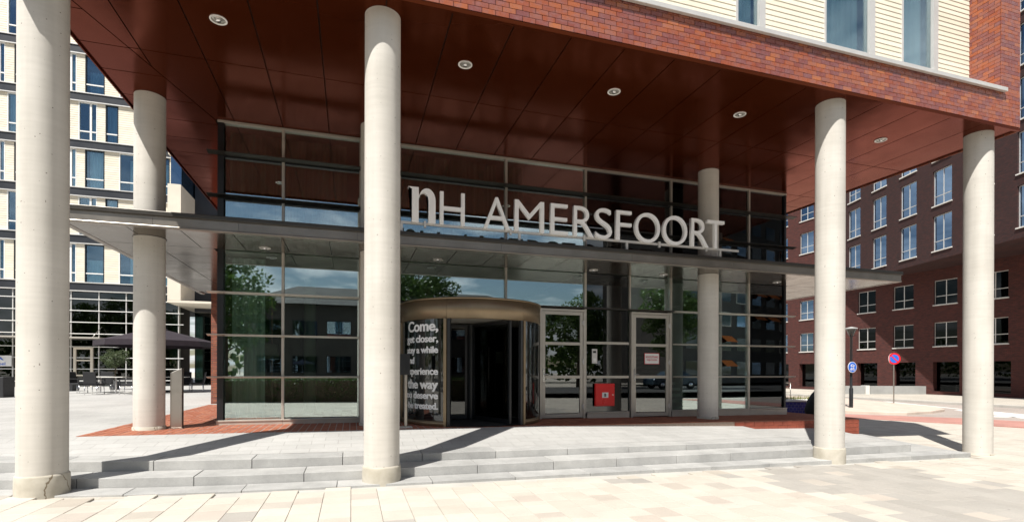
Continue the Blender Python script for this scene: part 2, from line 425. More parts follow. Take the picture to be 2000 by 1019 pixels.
# ================================================================== SETTING
xs = [-400, -150, -60, -30, -20, -12, -8, -4, 0, 4, 8, 12, 16, 20, 24, 30, 40, 60, 150, 400]
ground = MB().grid(xs, [-400, -150, -60, -20, 0, 5, 10, 15, 20, 30, 45, 60, 100, 200, 400], lambda x, y: gz(x)-.03).build('ground', 'ground_paving'); tag(ground, kind='structure')

# plaza pavers: the 300 that show largest are objects, the rest one joined part
plaza = MB().grid([-11, -7.2, 0, 8, 16, 20], [1, 4, 7.3], lambda x, y: gz(x)-.022).build('plaza', 'mortar'); tag(plaza, kind='structure')
plaza.data.materials[0] = MATS['kerb_concrete']
lst = []
PW = .322; rng = random.Random(3)
def in_plaza(x, y):
    return (y < 7.24+curve_off(x) and x < 12.1) or (x >= 12.1 and y < 16.5 and y < 14+(19-x)*1.2)
for i in range(int(-11/PW), int(19.5/PW)):
    x = i*PW; y = 1.2+rng.random()*.3
    while y < 16:
        ln = rng.choice((.20, .30, .30, .30, .40, .40)); cx_, cy_ = x+PW/2, y+ln/2
        if in_plaza(cx_, y+ln*.95) and in_plaza(cx_, y):
            r_ = rng.random()
            edge0 = 6.05+.32*((int(y*1.7) % 3)-1); edge1 = 9.0+.3*((int(y*2.3) % 3)-1)
            lef = cx_ < -2.6 and cy_ < 6.4
            if edge0 < cx_ < edge1 and cy_ < 7.1 and r_ > .07: m = 'paver_grey' if r_ > .13 else 'paver_tan'
            elif lef: m = 'paver_tan' if r_ < .30 else ('paver_grey' if r_ < .50 else 'paver_beige')
            elif cx_ > 9.0: m = 'paver_beige' if r_ > .05 else 'paver_tan'
            else: m = 'paver_tan' if r_ < .10 else ('paver_grey' if r_ < .13 else 'paver_beige')
            lst.append((math.hypot(cx_, cy_), cx_, cy_, ln, m))
        y += ln
def seen(cx_, cy_):   # inside the picture's field on the ground
    d = cx_*math.sin(PHI)+cy_*math.cos(PHI); xc = cx_*math.cos(PHI)-cy_*math.sin(PHI)
    return d > 5.0 and abs(xc) < d*1.03
lst.sort(key=lambda q: (not seen(q[1], q[2]), q[0]))
pm = {}
rest = {}
for k, (dd, cx_, cy_, ln, m) in enumerate(lst):
    dz = rng.uniform(-.0015, .0015); g = .0022
    if k < 300:
        key = (ln, m)
        if key not in pm:
            mb = MB(); h = .004
            w_, l_ = PW/2-g, ln/2-g
            mb.hexa([(-w_, -l_, -.03), (w_, -l_, -.03), (w_, l_, -.03), (-w_, l_, -.03), (-w_, -l_, -h), (w_, -l_, -h), (w_, l_, -h), (-w_, l_, -h)])
            mb.f.pop(1); mb.sm.pop(1); k0 = len(mb.v)
            mb.v += [(-w_+h, -l_+h, 0), (w_-h, -l_+h, 0), (w_-h, l_-h, 0), (-w_+h, l_-h, 0)]
            mb.f += [(8, 9, 10, 11), (4, 5, 9, 8), (5, 6, 10, 9), (6, 7, 11, 10), (7, 4, 8, 11)]; mb.sm += [False]*5
            pm[key] = mb.mesh('paver', m)
        inst('paver', pm[key], plaza, (cx_, cy_, gz(cx_)+dz), (rng.uniform(-.002, .002), .0125, 0))
    else:
        mb = rest.setdefault(m, MB()); w_, l_ = PW/2-g, ln/2-g; a, b = gz(cx_-w_)+dz, gz(cx_+w_)+dz
        mb.hexa([(cx_-w_, cy_-l_, a-.03), (cx_+w_, cy_-l_, b-.03), (cx_+w_, cy_+l_, b-.03), (cx_-w_, cy_+l_, a-.03), (cx_-w_, cy_-l_, a), (cx_+w_, cy_-l_, b), (cx_+w_, cy_+l_, b), (cx_-w_, cy_+l_, a)])
for m, mb in rest.items(): tag(mb.build('paver_field', m, plaza), kind='stuff')

# terrace of small grey pavers, sloping slightly like the place does
tx = [-60, -40, -20, -12, -8, -6, -5, -4, -3, -2, -1, 0, 1, 2, 3, 4, 5, 6, 7, 8, 8.82]
mb = MB(); k = 0
ty = [0, .15, .4, .7, 1.0]
def ty_at(x, u): y0 = 8.617+curve_off(x); return y0+(10.05-y0)*u if y0 < 10 else y0+u*.5
for u in ty:
    for x in tx: y = ty_at(x, u); mb.v.append((x, y, terr_z(x, y)))
for y in (14, 20, 40, 90):
    for x in tx: mb.v.append((x, max(y, ty_at(x, 1)+.5*(y/14)), back_z(x)-.004*(0 if x < 4 else 1)))
n = len(tx); rows = len(ty)+4
for j in range(rows-1):
    for i in range(n-1): mb.f.append((j*n+i, j*n+i+1, (j+1)*n+i+1, (j+1)*n+i)); mb.sm.append(True)
for j in range(len(ty)-1):   # right flank down to the lower platform
    a, b = mb.v[j*n+n-1], mb.v[(j+1)*n+n-1]; k = len(mb.v)
    mb.v += [a, b, (b[0], b[1], -.3), (a[0], a[1], -.3)]; mb.f.append((k+3, k+2, k+1, k)); mb.sm.append(False)
for i in range(n-1):          # front edge down behind the top kerb
    a, b = mb.v[i], mb.v[i+1]; k = len(mb.v)
    mb.v += [a, b, (b[0], b[1], b[2]-.3), (a[0], a[1], a[2]-.3)]; mb.f.append((k, k+3, k+2, k+1)); mb.sm.append(False)
terrace = mb.build('terrace', 'terrace_paving'); tag(terrace, kind='structure')

# lower platforms that step out to the right as the street falls
def platform(name, x0, x1, y0, y1, za, zb, skew):
    mb = MB(); mb.prism([(x0, y0), (x1, y0), (x1+skew, y1), (x0, y1)], -.4, lambda x, y: za(x)+(zb(x)-za(x))*(y-y0)/(y1-y0))
    o = mb.build(name, 'terrace_paving'); tag(o, kind='structure'); return o
platform('lower_terrace', 8.3, 10.88, 8.14, 10.02, top_r2, lambda x: .165-.02*(x-10.6), .45)
platform('side_landing', 10.3, 11.97, 7.64, 9.98, top_slab, lambda x: .04-.05*(x-11), .5)

# steps: three courses of sawn granite blocks, every block its own piece
steps = MB().prism([(-10, 8.3), (8.6, 8.3), (8.6, 8.58), (-10, 12)], -.3, .02).build('steps', 'plain_concrete'); tag(steps, kind='structure')
def course(y0, y1, ztop, xend, joints, depth):
    for a, b in zip(joints[:-1], joints[1:]):
        g = .004; a2, b2 = a+g, min(b, xend)-g
        if b2-a2 < .05: continue
        mb = MB(); pts = [a2+(b2-a2)*i/2 for i in range(3)]
        jz = random.uniform(-.003, .003)
        for p, q in zip(pts[:-1], pts[1:]):
            pass
        ring = [(p, y0+curve_off(p)) for p in pts]+[(p, y1+curve_off(p)) for p in pts[::-1]]
        mb.prism(ring, lambda x, y: ztop(x)-depth, lambda x, y: ztop(x)+jz)
        mb.build('step_block', 'granite', steps, bevel=.007)
def jl(start, end, fixed):
    out = [start]; x = start
    while x < end: x += random.uniform(1.1, 1.28); out.append(x)
    return out
random.seed(11)
j1 = [-9.6, -8.4, -7.2, -6, -4.9, -3.75, -2.62, -1.36, -.12]; j1 += jl(j1[-1], 8.85, 0)[1:]
j2 = [-9.2, -8, -6.8, -5.6, -4.45, -3.35, -1.98, -.62, .62]; j2 += jl(j2[-1], 10.88, 0)[1:]
j3 = [-9.6, -8.4, -7.2, -6, -4.9, -3.9, -2.66, -1.33, -.18]; j3 += jl(j3[-1], 11.97, 0)[1:]
course(8.15, 8.615, top_r1, 8.84, j1, .30)
course(7.65, 8.14, top_r2, 10.9, j2, .24)
course(7.25, 7.64, top_slab, 12.0, j3, .30)

# red brick plinth the glass front stands on
plinth = MB(); PX = [-4.25, 0, 4, 8, 12.45]
plinth.prism([(-4.25, 10.05), (0, 10.05), (4, 10.05), (8, 10.05), (12.45, 10.05), (12.45, 19.5), (8, 19.5), (4, 19.5), (0, 19.5), (-4.25, 18.25)], -.4, lambda x, y: plinth_z(x)-.012)
plinth = plinth.build('brick_plinth', 'plinth_joint'); tag(plinth, kind='structure')
BW = .128; bm_ = MB().hexa([(-.056, -.106, -.02), (.056, -.106, -.02), (.056, .106, -.02), (-.056, .106, -.02), (-.056, -.106, 0), (.056, -.106, 0), (.056, .106, 0), (-.056, .106, 0)]).mesh('paving_brick', 'plinth_brick')
mb = MB(); cnt = 0
for j in range(37):
    y = 10.05+.11+j*.22
    for i in range(130):
        x = -4.25+.064+i*BW
        if x > 12.4 or (y > 11.6 and x > -2.5 and x < 11.7): continue
        z = plinth_z(x)+random.uniform(-.002, .002)
        if cnt < 300 and j < 4 and -4.3 < x < 9:
            inst('paving_brick', bm_, plinth, (x, y, z), (0, .007, 0)); cnt += 1
        else: mb.hexa([(x+a, y+b, z+c_) for c_ in (-.02, 0) for a, b in ((-.056, -.106), (.056, -.106), (.056, .106), (-.056, .106))])
tag(mb.build('paving_brick_field', 'plinth_brick', plinth), kind='stuff')
# bricks on the plinth's front face where the terrace drops away
for r_ in range(4):
    for i in range(16):
        x0 = 8.6+i*.28+(.14 if r_ % 2 else 0); x1 = min(x0+.27, 12.44)
        if x1-x0 < .03: continue
        z1 = plinth_z(x0)-.02-r_*.105
        MB().box(x0, x1, 10.028, 10.06, z1-.098, z1).build('wall_brick', 'plinth_wall', plinth, bevel=.003)

# ------------------------------------------------------------------ street on the right
def sheet(name, poly, z, mat, kind='structure'):
    mb = MB(); mb.prism(poly, lambda x, y: z-.05, lambda x, y: z); o = mb.build(name, mat)
    if kind: tag(o, kind=kind)
    return o
road = sheet('road', [(22.6, -6), (24.3, 5), (23.9, 12.6), (23.0, 14.4), (20.4, 17), (14.0, 26), (10, 60), (30.5, 60), (32.4, 30), (32.3, 17), (32.3, -6)], -.296+.03, 'road_surface')
bike = sheet('bike_path', [(20.6, -6), (21.9, 5), (21.3, 11.3), (20.6, 12.75), (18.7, 15.6), (12.5, 24), (14.2, 25.6), (20.4, 16.9), (23.2, 14.2), (23.9, 12.6), (24.3, 5), (22.8, -6)], -.258, 'bike_red')
island = MB().prism([(30.6, 25.6), (28.6, 20.8), (27.5, 18.1), (26.2, 16.9), (24.3, 16.2), (22.4, 15.9), (21.5, 16.6), (16.5, 23), (18, 36), (26, 36)], -.4, -.14).build('traffic_island', 'island_paving', bevel=.03); tag(island, kind='structure')
MB().prism([(32.35, -8), (32.35, 17), (32.5, 60), (32.72, 60), (32.57, 17), (32.57, -8)], -.4, -.13).build('kerb', 'kerb_concrete', bevel=.02); tag(bpy.data.objects['kerb'], kind='structure')
sheet('far_pavement', [(32.575, -8), (32.575, 17), (32.73, 60), (80, 60), (80, -8)], -.135, 'ground_paving')
for q in ([(25.0, 13.0), (26.6, 12.4), (28.9, 17.2), (27.6, 17.4)], [(28.6, 17.9), (28.85, 17.8), (31.6, 23.6), (31.35, 23.7)], [(24.4, 14.7), (25.8, 13.9), (26.0, 14.2), (24.6, 15.0)]):
    sheet('road_marking', q, -.257, 'white_paint')

# ================================================================== HOTEL
hotel = empty('hotel_building', (4.5, 11.5, .4)); tag(hotel, 'glass fronted hotel with red tiled fascia and cream boarded upper floor above brown soffit', 'building')
def hp(o):       # child of the hotel keeping world placement
    return o
HOFF = Vector((4.5, 11.5, .4))
def part(mb, name, mat, parent=None, bevel=0):
    o = mb.build(name, mat, hotel if parent is None else parent, bevel=bevel)
    if parent is None: o.location = -HOFF
    return o
ZS = 6.52; YF = 7.04; XL = -3.97; XR = 13.07; YG = 11.57; GL, GR = -2.549, 11.603
# body above the soffit, inner core
core = MB(); core.box(XL+.02, XR-.02, 7.66, 24, ZS+.05, 12.5); core = part(core, 'upper_storeys', 'brick_hotel')
# soffit: dark backing with separate panels hung below it
soffit = part(MB().box(XL+.01, XR-.01, YF+.03, 24, ZS+.025, ZS+.049), 'soffit', 'soffit_gap')
seam = [-3.97]; x = -3.14
while x < XR-.1: seam.append(x); x += .895
seam.append(XR)
DA, DB = (-4.05, 7.04), (GL-.05, YG)     # mitre line from the outer corner to the glass corner
ex, ey = DB[0]-DA[0], DB[1]-DA[1]; nx, ny = -ey, ex; dc = nx*DA[0]+ny*DA[1]   # positive = left of the line
polys = []
ys_ = [YF, 9.38, YG]
for a, b in zip(seam[:-1], seam[1:]):
    for c_, d_ in zip(ys_[:-1], ys_[1:]):
        q = clip([(a, c_), (b, c_), (b, d_), (a, d_)], nx, ny, dc)
        if len(q) > 2: polys.append(q)
ysl = [7.04, 7.75, 8.58, 9.40, 10.15, 10.98, 11.80, 12.67, 13.5, 14.33, 15.16, 16, 16.8, 17.7, 18.6]
for a, b in zip(ysl[:-1], ysl[1:]):
    q = clip([(XL, a), (DB[0], a), (DB[0], b), (XL, b)], -nx, -ny, -dc) if a < YG else [(XL, a), (GL-.05, a), (GL-.05, b), (XL, b)]
    if a < YG < b:
        pass
    if len(q) > 2: polys.append(q)
for a, b in zip([YG, 12.4, 13.3, 14.2, 15.1, 16, 17, 18, 19], [12.4, 13.3, 14.2, 15.1, 16, 17, 18, 19, 24]):
    for u, w in ((GR-.05, 12.25), (12.25, XR)): polys.append([(u, a), (w, a), (w, b), (u, b)])
for q in polys:
    q = shrink(q, .009)
    if len(q) > 2: MB().prism(q, ZS, ZS+.02).build('soffit_panel', 'soffit_brown', soffit)
part(MB().box(XL-.012, XL+.008, YF, 24, ZS-.035, ZS+.12), 'soffit_edge_trim', 'soffit_brown')
part(MB().box(XR-.008, XR+.012, YF+.04, 24, ZS-.03, ZS+.9), 'side_edge_trim', 'brick_hotel')
part(MB().box(XL, XR, YF-.002, YF+.045, ZS-.03, ZS+.024), 'fascia_drip', 'soffit_brown')
# fascia with glazed tiles in half bond
fascia = part(MB().box(XL, XR-.013, YF+.014, 7.64, ZS+.03, 7.215), 'fascia', 'mortar')
TL, TH = .2, .0752; NR = 9
tile_m = MB(); tile_m.box(-.0955, .0955, -.008, .012, -.0338, .0338)
tile_me = tile_m.mesh('fascia_tile', 'glazed_tile')
mb = MB(); cnt = 0; rng = random.Random(5)
for r_ in range(NR):
    z = ZS+.03+TH/2+r_*TH+.003
    x = XL+(TL/2 if r_ % 2 else TL)-TL/2
    if r_ % 2: x += 0
    i = 0
    xx = XL+(0 if r_ % 2 else TL/2)
    while xx < XR-.02:
        x0, x1 = xx+.0045, min(xx+TL-.0045, XR-.004); dy = rng.uniform(-.0022, .0022)
        if x1-x0 > .02:
            if cnt < 297 and .55 < xx < 7.2 and x1-x0 > .18:
                inst('fascia_tile', tile_me, fascia, ((x0+x1)/2, YF+.004+dy, z), (rng.uniform(-.006, .006), 0, rng.uniform(-.006, .006))); cnt += 1
            else: mb.box(x0, x1, YF-.004+dy, YF+.016, z-.0345, z+.0345)
        xx += TL
tag(mb.build('fascia_tile_field', 'glazed_tile', fascia), kind='stuff')
# right pier above the fascia
pier = part(MB().box(12.512, XR-.013, YF+.014, 7.70, 7.2155, 12.4), 'corner_pier', 'mortar')
mb = MB()
for r_ in range(66):
    z = 7.2155+TH/2+r_*TH+.003; xx = 12.5+(0 if r_ % 2 else -.1)
    while xx < XR-.02:
        x0, x1 = max(xx+.0035, 12.502), min(xx+TL-.0035, XR-.004)
        if x1-x0 > .02: mb.box(x0, x1, YF-.003+rng.uniform(-.002, .002), YF+.016, z-.0345, z+.0345)
        xx += TL
    yy = YF+.018+(0 if r_ % 2 else -.1)
    while yy < 7.6:
        y0, y1 = max(yy+.003, YF+.0175), min(yy+TL-.003, 7.62)
        if y1-y0 > .02: mb.box(12.496+rng.uniform(-.002, .002), 12.514, y0, y1, z-.0345, z+.0345)
        yy += TL
tag(mb.build('pier_tile_field', 'glazed_tile', pier), kind='stuff')
# metal capping on the fascia
part(MB().box(XL, 12.575, 6.965, 7.025, 7.186, 7.262).box(XL, 12.49, 7.025, 7.63, 7.222, 7.258), 'metal_capping', 'aluminium_light', bevel=.004)
# cream boards with three windows and their curtains
WINS = [(-2.4, -1.3), (.2, 1.3), (3.1, 4.2), (6.50, 7.06), (8.52, 9.72), (10.52, 11.46)]
bh = .0975; segs = []
xx = XL
for a, b in WINS: segs.append((xx, a-.0)); xx = b+.085
segs.append((xx, 12.49))
wm = MB()
for a, b in segs:
    if b-a > .05: wm.box(a, b, 7.6285, 7.66, 7.2585, 12.4)
for a, b in WINS: wm.box(a, b+.083, 7.6285, 7.66, 11.21, 12.4)
wall = part(wm, 'boarded_wall', 'cladding')
for r_ in range(52):
    z0 = 7.262+r_*bh
    for a, b in segs:
        if b-a < .05: continue
        mb = MB(); mb.hexa([(a+.002, 7.597, z0), (b-.002, 7.597, z0), (b-.002, 7.628, z0), (a+.002, 7.628, z0), (a+.002, 7.606, z0+bh-.004), (b-.002, 7.606, z0+bh-.004), (b-.002, 7.628, z0+bh-.004), (a+.002, 7.628, z0+bh-.004)])
        if r_ < 30 or True: mb.build('board', 'cladding', wall)
for a, b in WINS:
    w = part(MB().box(a-.002, a+.045, 7.585, 7.72, 7.262, 11.2).box(b-.045, b+.083, 7.585, 7.72, 7.262, 11.2).box(a+.045, b-.045, 7.62, 7.70, 7.262, 7.31), 'window', 'aluminium_light')
    MB().box(a+.046, b-.046, 7.605, 7.69, 7.72, 7.765).build('transom', 'aluminium_light', w)
    MB().box(a+.044, b-.044, 7.65, 7.656, 7.31, 11.2).build('pane', 'glass_upper', w)
    mb = MB(); nn = 30; k = 0; cw = b-a-.1; off = .28 if b-a > .7 else .1
    for side in (0,):
        for i in range(nn+1):
            u = i/nn; xq = a+.05+cw*u*.86; yq = 7.78+.03*math.sin(u*cw*38)+.02*math.sin(u*11)
            mb.v += [(xq, yq, 7.50+.16*abs(math.sin(u*cw*19))), (xq, yq, 11.2)]
        for i in range(nn): mb.f.append((2*i, 2*i+2, 2*i+3, 2*i+1)); mb.sm.append(True)
    mb.build('curtain', 'curtain_pale', w)
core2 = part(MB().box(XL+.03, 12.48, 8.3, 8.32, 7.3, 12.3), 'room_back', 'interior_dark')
bpy.data.objects.remove(core); core = part(MB().box(XL+.02, XR-.03, 8.33, 24, ZS+.05, 12.5), 'upper_storeys', 'brick_hotel')
part(MB().box(XL-.02, XR-.0, 7.58, 24.1, 12.41, 12.6), 'roof', 'roof_dark')
part(MB().box(XL, XL+.03, 7.665, 8.32, 7.2, 12.4).box(12.6, XR-.02, 7.72, 8.32, 7.2, 12.4), 'side_wall', 'brick_hotel')

# ---- glazed front
glz = part(MB().box(GL, GR, YG+.02, YG+.14, .36, .385), 'glazed_front', 'aluminium_dark')
def gp(mb, name, mat, bevel=0): return mb.build(name, mat, glz, bevel=bevel)
MUL = [-1.348, .179, 1.0, 3.435, 5.462, 7.886, 10.343]
T5, T4, T3, CZ, T2, T1 = 1.41, 2.247, 3.088, 3.96, 4.994, 5.838
BASE0, BASE1 = .36, .53
# base panels
for a, b in ((GL-.01, -1.348), (-1.345, .95), (5.50, 6.66), (7.905, 10.34), (10.346, GR+.01)):
    z0 = min(plinth_z(a), plinth_z(b))-.03
    gp(MB().box(a, b, YG-.06, YG+.07, z0, BASE1-.012*(a > 5)), 'base_panel', 'aluminium', .004)
    gp(MB().box(a, b, YG-.075, YG+.07, BASE1-.008, BASE1+.022), 'base_sill', 'aluminium', .003)
# mullions
for x in MUL:
    lo = 3.07 if 1.02 < x < 4.2 else BASE1
    if x == 1.0: lo = .45
    gp(MB().box(x-.025, x+.025, YG-.035, YG+.1, lo, CZ), 'mullion', 'aluminium')
    gp(MB().box(x-.025, x+.025, YG-.035, YG+.1, CZ+.24, ZS-.03), 'mullion', 'aluminium')
gp(MB().box(6.691-.02, 6.691+.02, YG-.033, YG+.1, 3.088, CZ), 'mullion', 'aluminium')
gp(MB().box(GL, GL+.11, YG-.03, YG+.12, BASE1, ZS-.03), 'corner_post', 'black_frame')
gp(MB().box(GR-.06, GR, YG-.03, YG+.12, BASE1, ZS-.03), 'corner_post', 'black_frame')
gp(MB().box(GL, GR, YG-.045, YG+.1, ZS-.05, ZS-.004), 'head_rail', 'aluminium', .003)
# fins that run across in front of the glass
def fin(x0, x1, z, dep=.15, th=.022, mat='aluminium_dark'):
    mb = MB(); y0 = YG-.036-dep
    mb.hexa([(x0, y0, z+th*.2), (x1, y0, z+th*.2), (x1, YG-.037, z-th), (x0, YG-.037, z-th), (x0, y0, z+th*.8), (x1, y0, z+th*.8), (x1, YG-.037, z+th), (x0, YG-.037, z+th)])
    return gp(mb, 'fin', mat)
for z in (T1, T2): fin(GL-.16, GR+.22, z); gp(MB().box(GL+.11, GR-.06, YG-.02, YG+.09, z-.05, z-.023), 'transom', 'black_frame')
for z in (T3, T4, T5):
    fin(GL-.16, .95, z, .12, .02, 'aluminium'); fin(7.93, GR+.22, z, .12, .02, 'aluminium')
fin(4.24, 7.93, T3, .08, .02)
for a, b in ((5.50, 6.66),):
    for z in (T5, T4): gp(MB().box(a, b, YG-.03, YG+.06, z-.03, z+.03), 'transom', 'aluminium')
# panes, one by one
xu = [GL+.11]+[m for m in MUL if m not in (1.0, .179)]+[GR-.06]
xu = [GL+.11, -1.348, .179, 1.0, 3.435, 5.462, 7.886, 10.343, GR-.06]
zu = [CZ+.05, T2, T1, ZS-.05]
for i in range(len(xu)-1):
    for a, b in zip(zu[:-1], zu[1:]):
        mb = MB().box(xu[i]+.026, xu[i+1]-.026, YG+.02, YG+.03, a+.006, b-.006)
        gp(mb, 'pane', 'glass_front' if xu[i] < 5.4 else 'glass_dark')
zl = [BASE1+.022, T5, T4, T3, CZ-.004]
for i in range(len(xu)-1):
    a_, b_ = xu[i], xu[i+1]
    if a_ == 1.0 or a_ == 3.435:
        gp(MB().box(a_+.026, b_-.026, YG+.02, YG+.03, 3.10, CZ-.004), 'pane', 'glass_front'); continue
    if a_ == 5.462:
        gp(MB().box(5.49, 6.67, YG+.02, YG+.03, 3.10, CZ-.004), 'pane', 'glass_dark'); gp(MB().box(6.715, 7.86, YG+.02, YG+.03, 3.10, CZ-.004), 'pane', 'glass_front')
        for a, b in zip((BASE1+.022, T5+.03, T4+.03), (T5-.03, T4-.03, 3.066)): gp(MB().box(5.50, 6.66, YG+.02, YG+.03, a, b), 'pane', 'glass_dark')
        continue
    for a, b in zip(zl[:-1], zl[1:]):
        gp(MB().box(a_+.026, b_-.026, YG+.02, YG+.03, a+.004, b-.004), 'pane', 'glass_front' if a_ < 10 else 'glass_dark')
gp(MB().box(3.45, 4.24, YG-.02, YG+.08, 3.0, 3.06), 'transom', 'aluminium')
# two single doors
def door(x0, x1, hinge_right=True):
    z0, z1 = plinth_z(x0)-.005, 3.045
    d = part(MB().box(x0, x0+.055, YG-.05, YG+.07, z0, z1).box(x1-.055, x1, YG-.05, YG+.07, z0, z1).box(x0+.055, x1-.055, YG-.05, YG+.07, z1-.05, z1), 'door', 'aluminium')
    a, b = x0+.062, x1-.062
    MB().box(a, a+.075, YG-.035, YG+.03, z0+.02, z1-.058).box(b-.075, b, YG-.035, YG+.03, z0+.02, z1-.058).box(a+.075, b-.075, YG-.035, YG+.03, z1-.135, z1-.058).box(a+.075, b-.075, YG-.035, YG+.03, z0+.02, z0+.11).box(a+.075, b-.075, YG-.034, YG+.03, T5-.035, T5+.035).box(a+.075, b-.075, YG-.034, YG+.03, 2.18, 2.25).build('leaf', 'aluminium', d, bevel=.003)
    for u, w in ((z0+.11, T5-.035), (T5+.035, 2.18), (2.25, z1-.135)): MB().box(a+.073, b-.073, YG-.005, YG+.004, u-.002, w+.002).build('pane', 'glass_door', d)
    for z in (z0+.28, 1.78, 2.72): MB().lathe([(.017, -.06), (.017, .06)], (b+.004, YG-.062, z), 12).box(b-.03, b+.03, YG-.05, YG-.036, z-.035, z+.035).build('hinge', 'aluminium_light', d)
    h = MB(); h.box(a+.015, a+.055, YG-.045, YG-.034, 1.30, 1.62); h.tube([(a+.035, YG-.046, 1.47), (a+.035, YG-.09, 1.47), (a+.14, YG-.09, 1.47)], .011, 8); h.build('handle', 'chrome', d)
    return d
door(4.275, 5.455); door(6.72, 7.88)
# rooms behind the glass
inn = part(MB().box(GL+.03, GR-.03, YG+.15, 23.5, .40, .45), 'hall_floor', 'interior_floor')
part(MB().box(GL+.03, GR-.03, YG+.16, 23.5, CZ+.0, CZ+.24), 'floor_slab', 'interior_ceiling')
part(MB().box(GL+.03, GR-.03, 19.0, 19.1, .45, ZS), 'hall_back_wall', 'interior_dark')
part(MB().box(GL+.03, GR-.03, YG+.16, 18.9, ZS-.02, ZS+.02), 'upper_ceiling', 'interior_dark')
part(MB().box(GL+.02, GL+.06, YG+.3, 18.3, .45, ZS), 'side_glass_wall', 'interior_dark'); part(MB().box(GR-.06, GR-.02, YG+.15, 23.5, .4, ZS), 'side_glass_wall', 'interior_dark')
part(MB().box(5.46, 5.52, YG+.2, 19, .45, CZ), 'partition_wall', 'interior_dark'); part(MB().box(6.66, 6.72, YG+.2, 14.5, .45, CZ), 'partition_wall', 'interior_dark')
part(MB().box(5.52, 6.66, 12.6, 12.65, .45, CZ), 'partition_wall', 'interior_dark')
for (x, y) in ((-2.05, 12.9), (-1.05, 14.6), (.6, 13.5), (8.4, 14.4)):
    part(MB().lathe([(.15, .45), (.15, 3.95)], (x, y, 0), 20), 'hall_column', 'interior_column')
for (a, b, z0, z1) in ((-2.40, -.1, 4.22, 6.45), (.2, 3.3, 4.22, 6.45), (3.55, 3.95, 4.22, 6.45)):
    mb = MB(); nn = int((b-a)*44)
    for i in range(nn+1):
        u = a+(b-a)*i/nn; yq = YG+.33+.035*math.sin(u*27+.8*math.sin(u*3)); mb.v += [(u, yq, z0), (u+.02*math.sin(u*5), yq, z1)]
    for i in range(nn): mb.f.append((2*i, 2*i+2, 2*i+3, 2*i+1)); mb.sm.append(True)
    part(mb, 'upper_curtain', 'curtain_olive')
for (a, b) in ((-2.38, -1.75),):
    mb = MB(); nn = 26
    for i in range(nn+1):
        u = a+(b-a)*i/nn; yq = YG+.5+.03*math.sin(u*40); mb.v += [(u, yq, .5), (u, yq, 3.9)]
    for i in range(nn): mb.f.append((2*i, 2*i+2, 2*i+3, 2*i+1)); mb.sm.append(True)
    part(mb, 'hall_curtain', 'curtain_pale')
# stair behind the right bays
st_ = MB()
for i in range(14): st_.box(8.6+i*.0, 9.8, 13+i*.28, 13.3+i*.28, .45+i*.17, .53+i*.17)
part(st_, 'hall_stair', 'interior_column')
# brick wing further back on the left
part(MB().box(-4.28, GL-.02, 18.62, 24, plinth_z(-4)-.03, ZS-.04), 'rear_wing', 'brick_hotel')

# ------------------------------------------------------------------ columns
def column(x, y, zb, label, collar=True, group='round concrete columns carrying the overhang'):
    o = empty('concrete_column', (x, y, zb)); tag(o, label, 'column', group)
    h = ZS-.002-zb
    MB().lathe([(.245, .0), (.245, h)], n=56, caps=True).build('shaft', 'concrete', o)
    if collar:
        pr = [(.262, -.06), (.265, .10), (.262, .225), (.257, .24), (.2455, .25)]
        m = MB().lathe(pr, n=56, caps=False); rr = random.Random(int(x*10))
        m.v = [(a*(1+rr.uniform(-.004, .004)), b*(1+rr.uniform(-.004, .004)), c_) for a, b, c_ in m.v]; m.build('base_collar', 'collar', o)
    else:
        MB().lathe([(.262, -.04), (.262, .05), (.2455, .06)], n=56, caps=False).build('base_collar', 'collar', o)
    return o
column(-3.60, 7.74, .04, 'stout round concrete column with cracked base collar at the plaza end of the steps')
column(.412, 7.51, -.02, 'round concrete column on the steps before the revolving door, stained base collar')
column(8.51, 7.45, -.09, 'round concrete column on the steps where the granite terrace ends')
column(12.56, 7.47, -.19, 'round concrete column under the outer fascia corner beside the lowest step', False)
column(-3.52, 10.98, plinth_z(-3.5), 'round concrete column through the canopy beside the steel pillar', False)
column(8.49, 10.87, plinth_z(8.5), 'round concrete column through the canopy before the glass right of the doors', False)
column(.412, 10.93, plinth_z(.4), 'round concrete column between the lamp window and the revolving door', False)

# ------------------------------------------------------------------ canopy
can = empty('entrance_canopy', (4.7, 10.8, 3.96)); tag(can, 'thin flat metal canopy wrapping round the glass front below the sign letters', 'canopy')
CO = Vector((4.7, 10.8, 3.96))
def cp(mb, name, mat, bevel=0):
    o = mb.build(name, mat, can, bevel=bevel); o.location = -CO; return o
CX0, CX1, CY = -4.55, 14.0, 10.10
cp(MB().prism([(CX0+.03, CY+.03), (CX1-.03, CY+.03), (CX1-.03, 19.5), (GR+.05, 19.5), (GR+.05, YG-.04), (GL-.05, YG-.04), (GL-.05, 18.6), (CX0+.03, 18.6)], 3.985, 4.20), 'deck', 'aluminium_dark')
for a, b in ((CX0, -3.2), (-3.196, -1.9), (-1.896, .1), (.104, 2.9), (2.904, 5.9), (5.904, 8.6), (8.604, 11.4), (11.404, CX1)):
    cp(MB().box(a, b, CY, CY+.028, 3.985, 4.135), 'edge_band', 'canopy_edge')
def lip(z0, z1, out, name, mat): 
    cp(MB().box(CX0-out, CX1+out, CY-out, CY+.1, z0, z1).box(CX0-out, CX0+.1, CY+.1, 18.6, z0, z1).box(CX1-.1, CX1+out, CY+.1, 19.4, z0, z1), name, mat, .012)
lip(4.136, 4.222, .035, 'top_lip', 'aluminium_dark')
lip(3.945, 3.984, .012, 'lower_lip', 'canopy_edge')
cp(MB().box(CX0, CX0+.028, CY+.03, 18.55, 3.985, 4.135), 'edge_band', 'canopy_edge'); cp(MB().box(CX1-.028, CX1, CY+.03, 19.35, 3.985, 4.135), 'edge_band', 'canopy_edge')
xs_ = [CX0+.1, -3.617]; x = -2.82
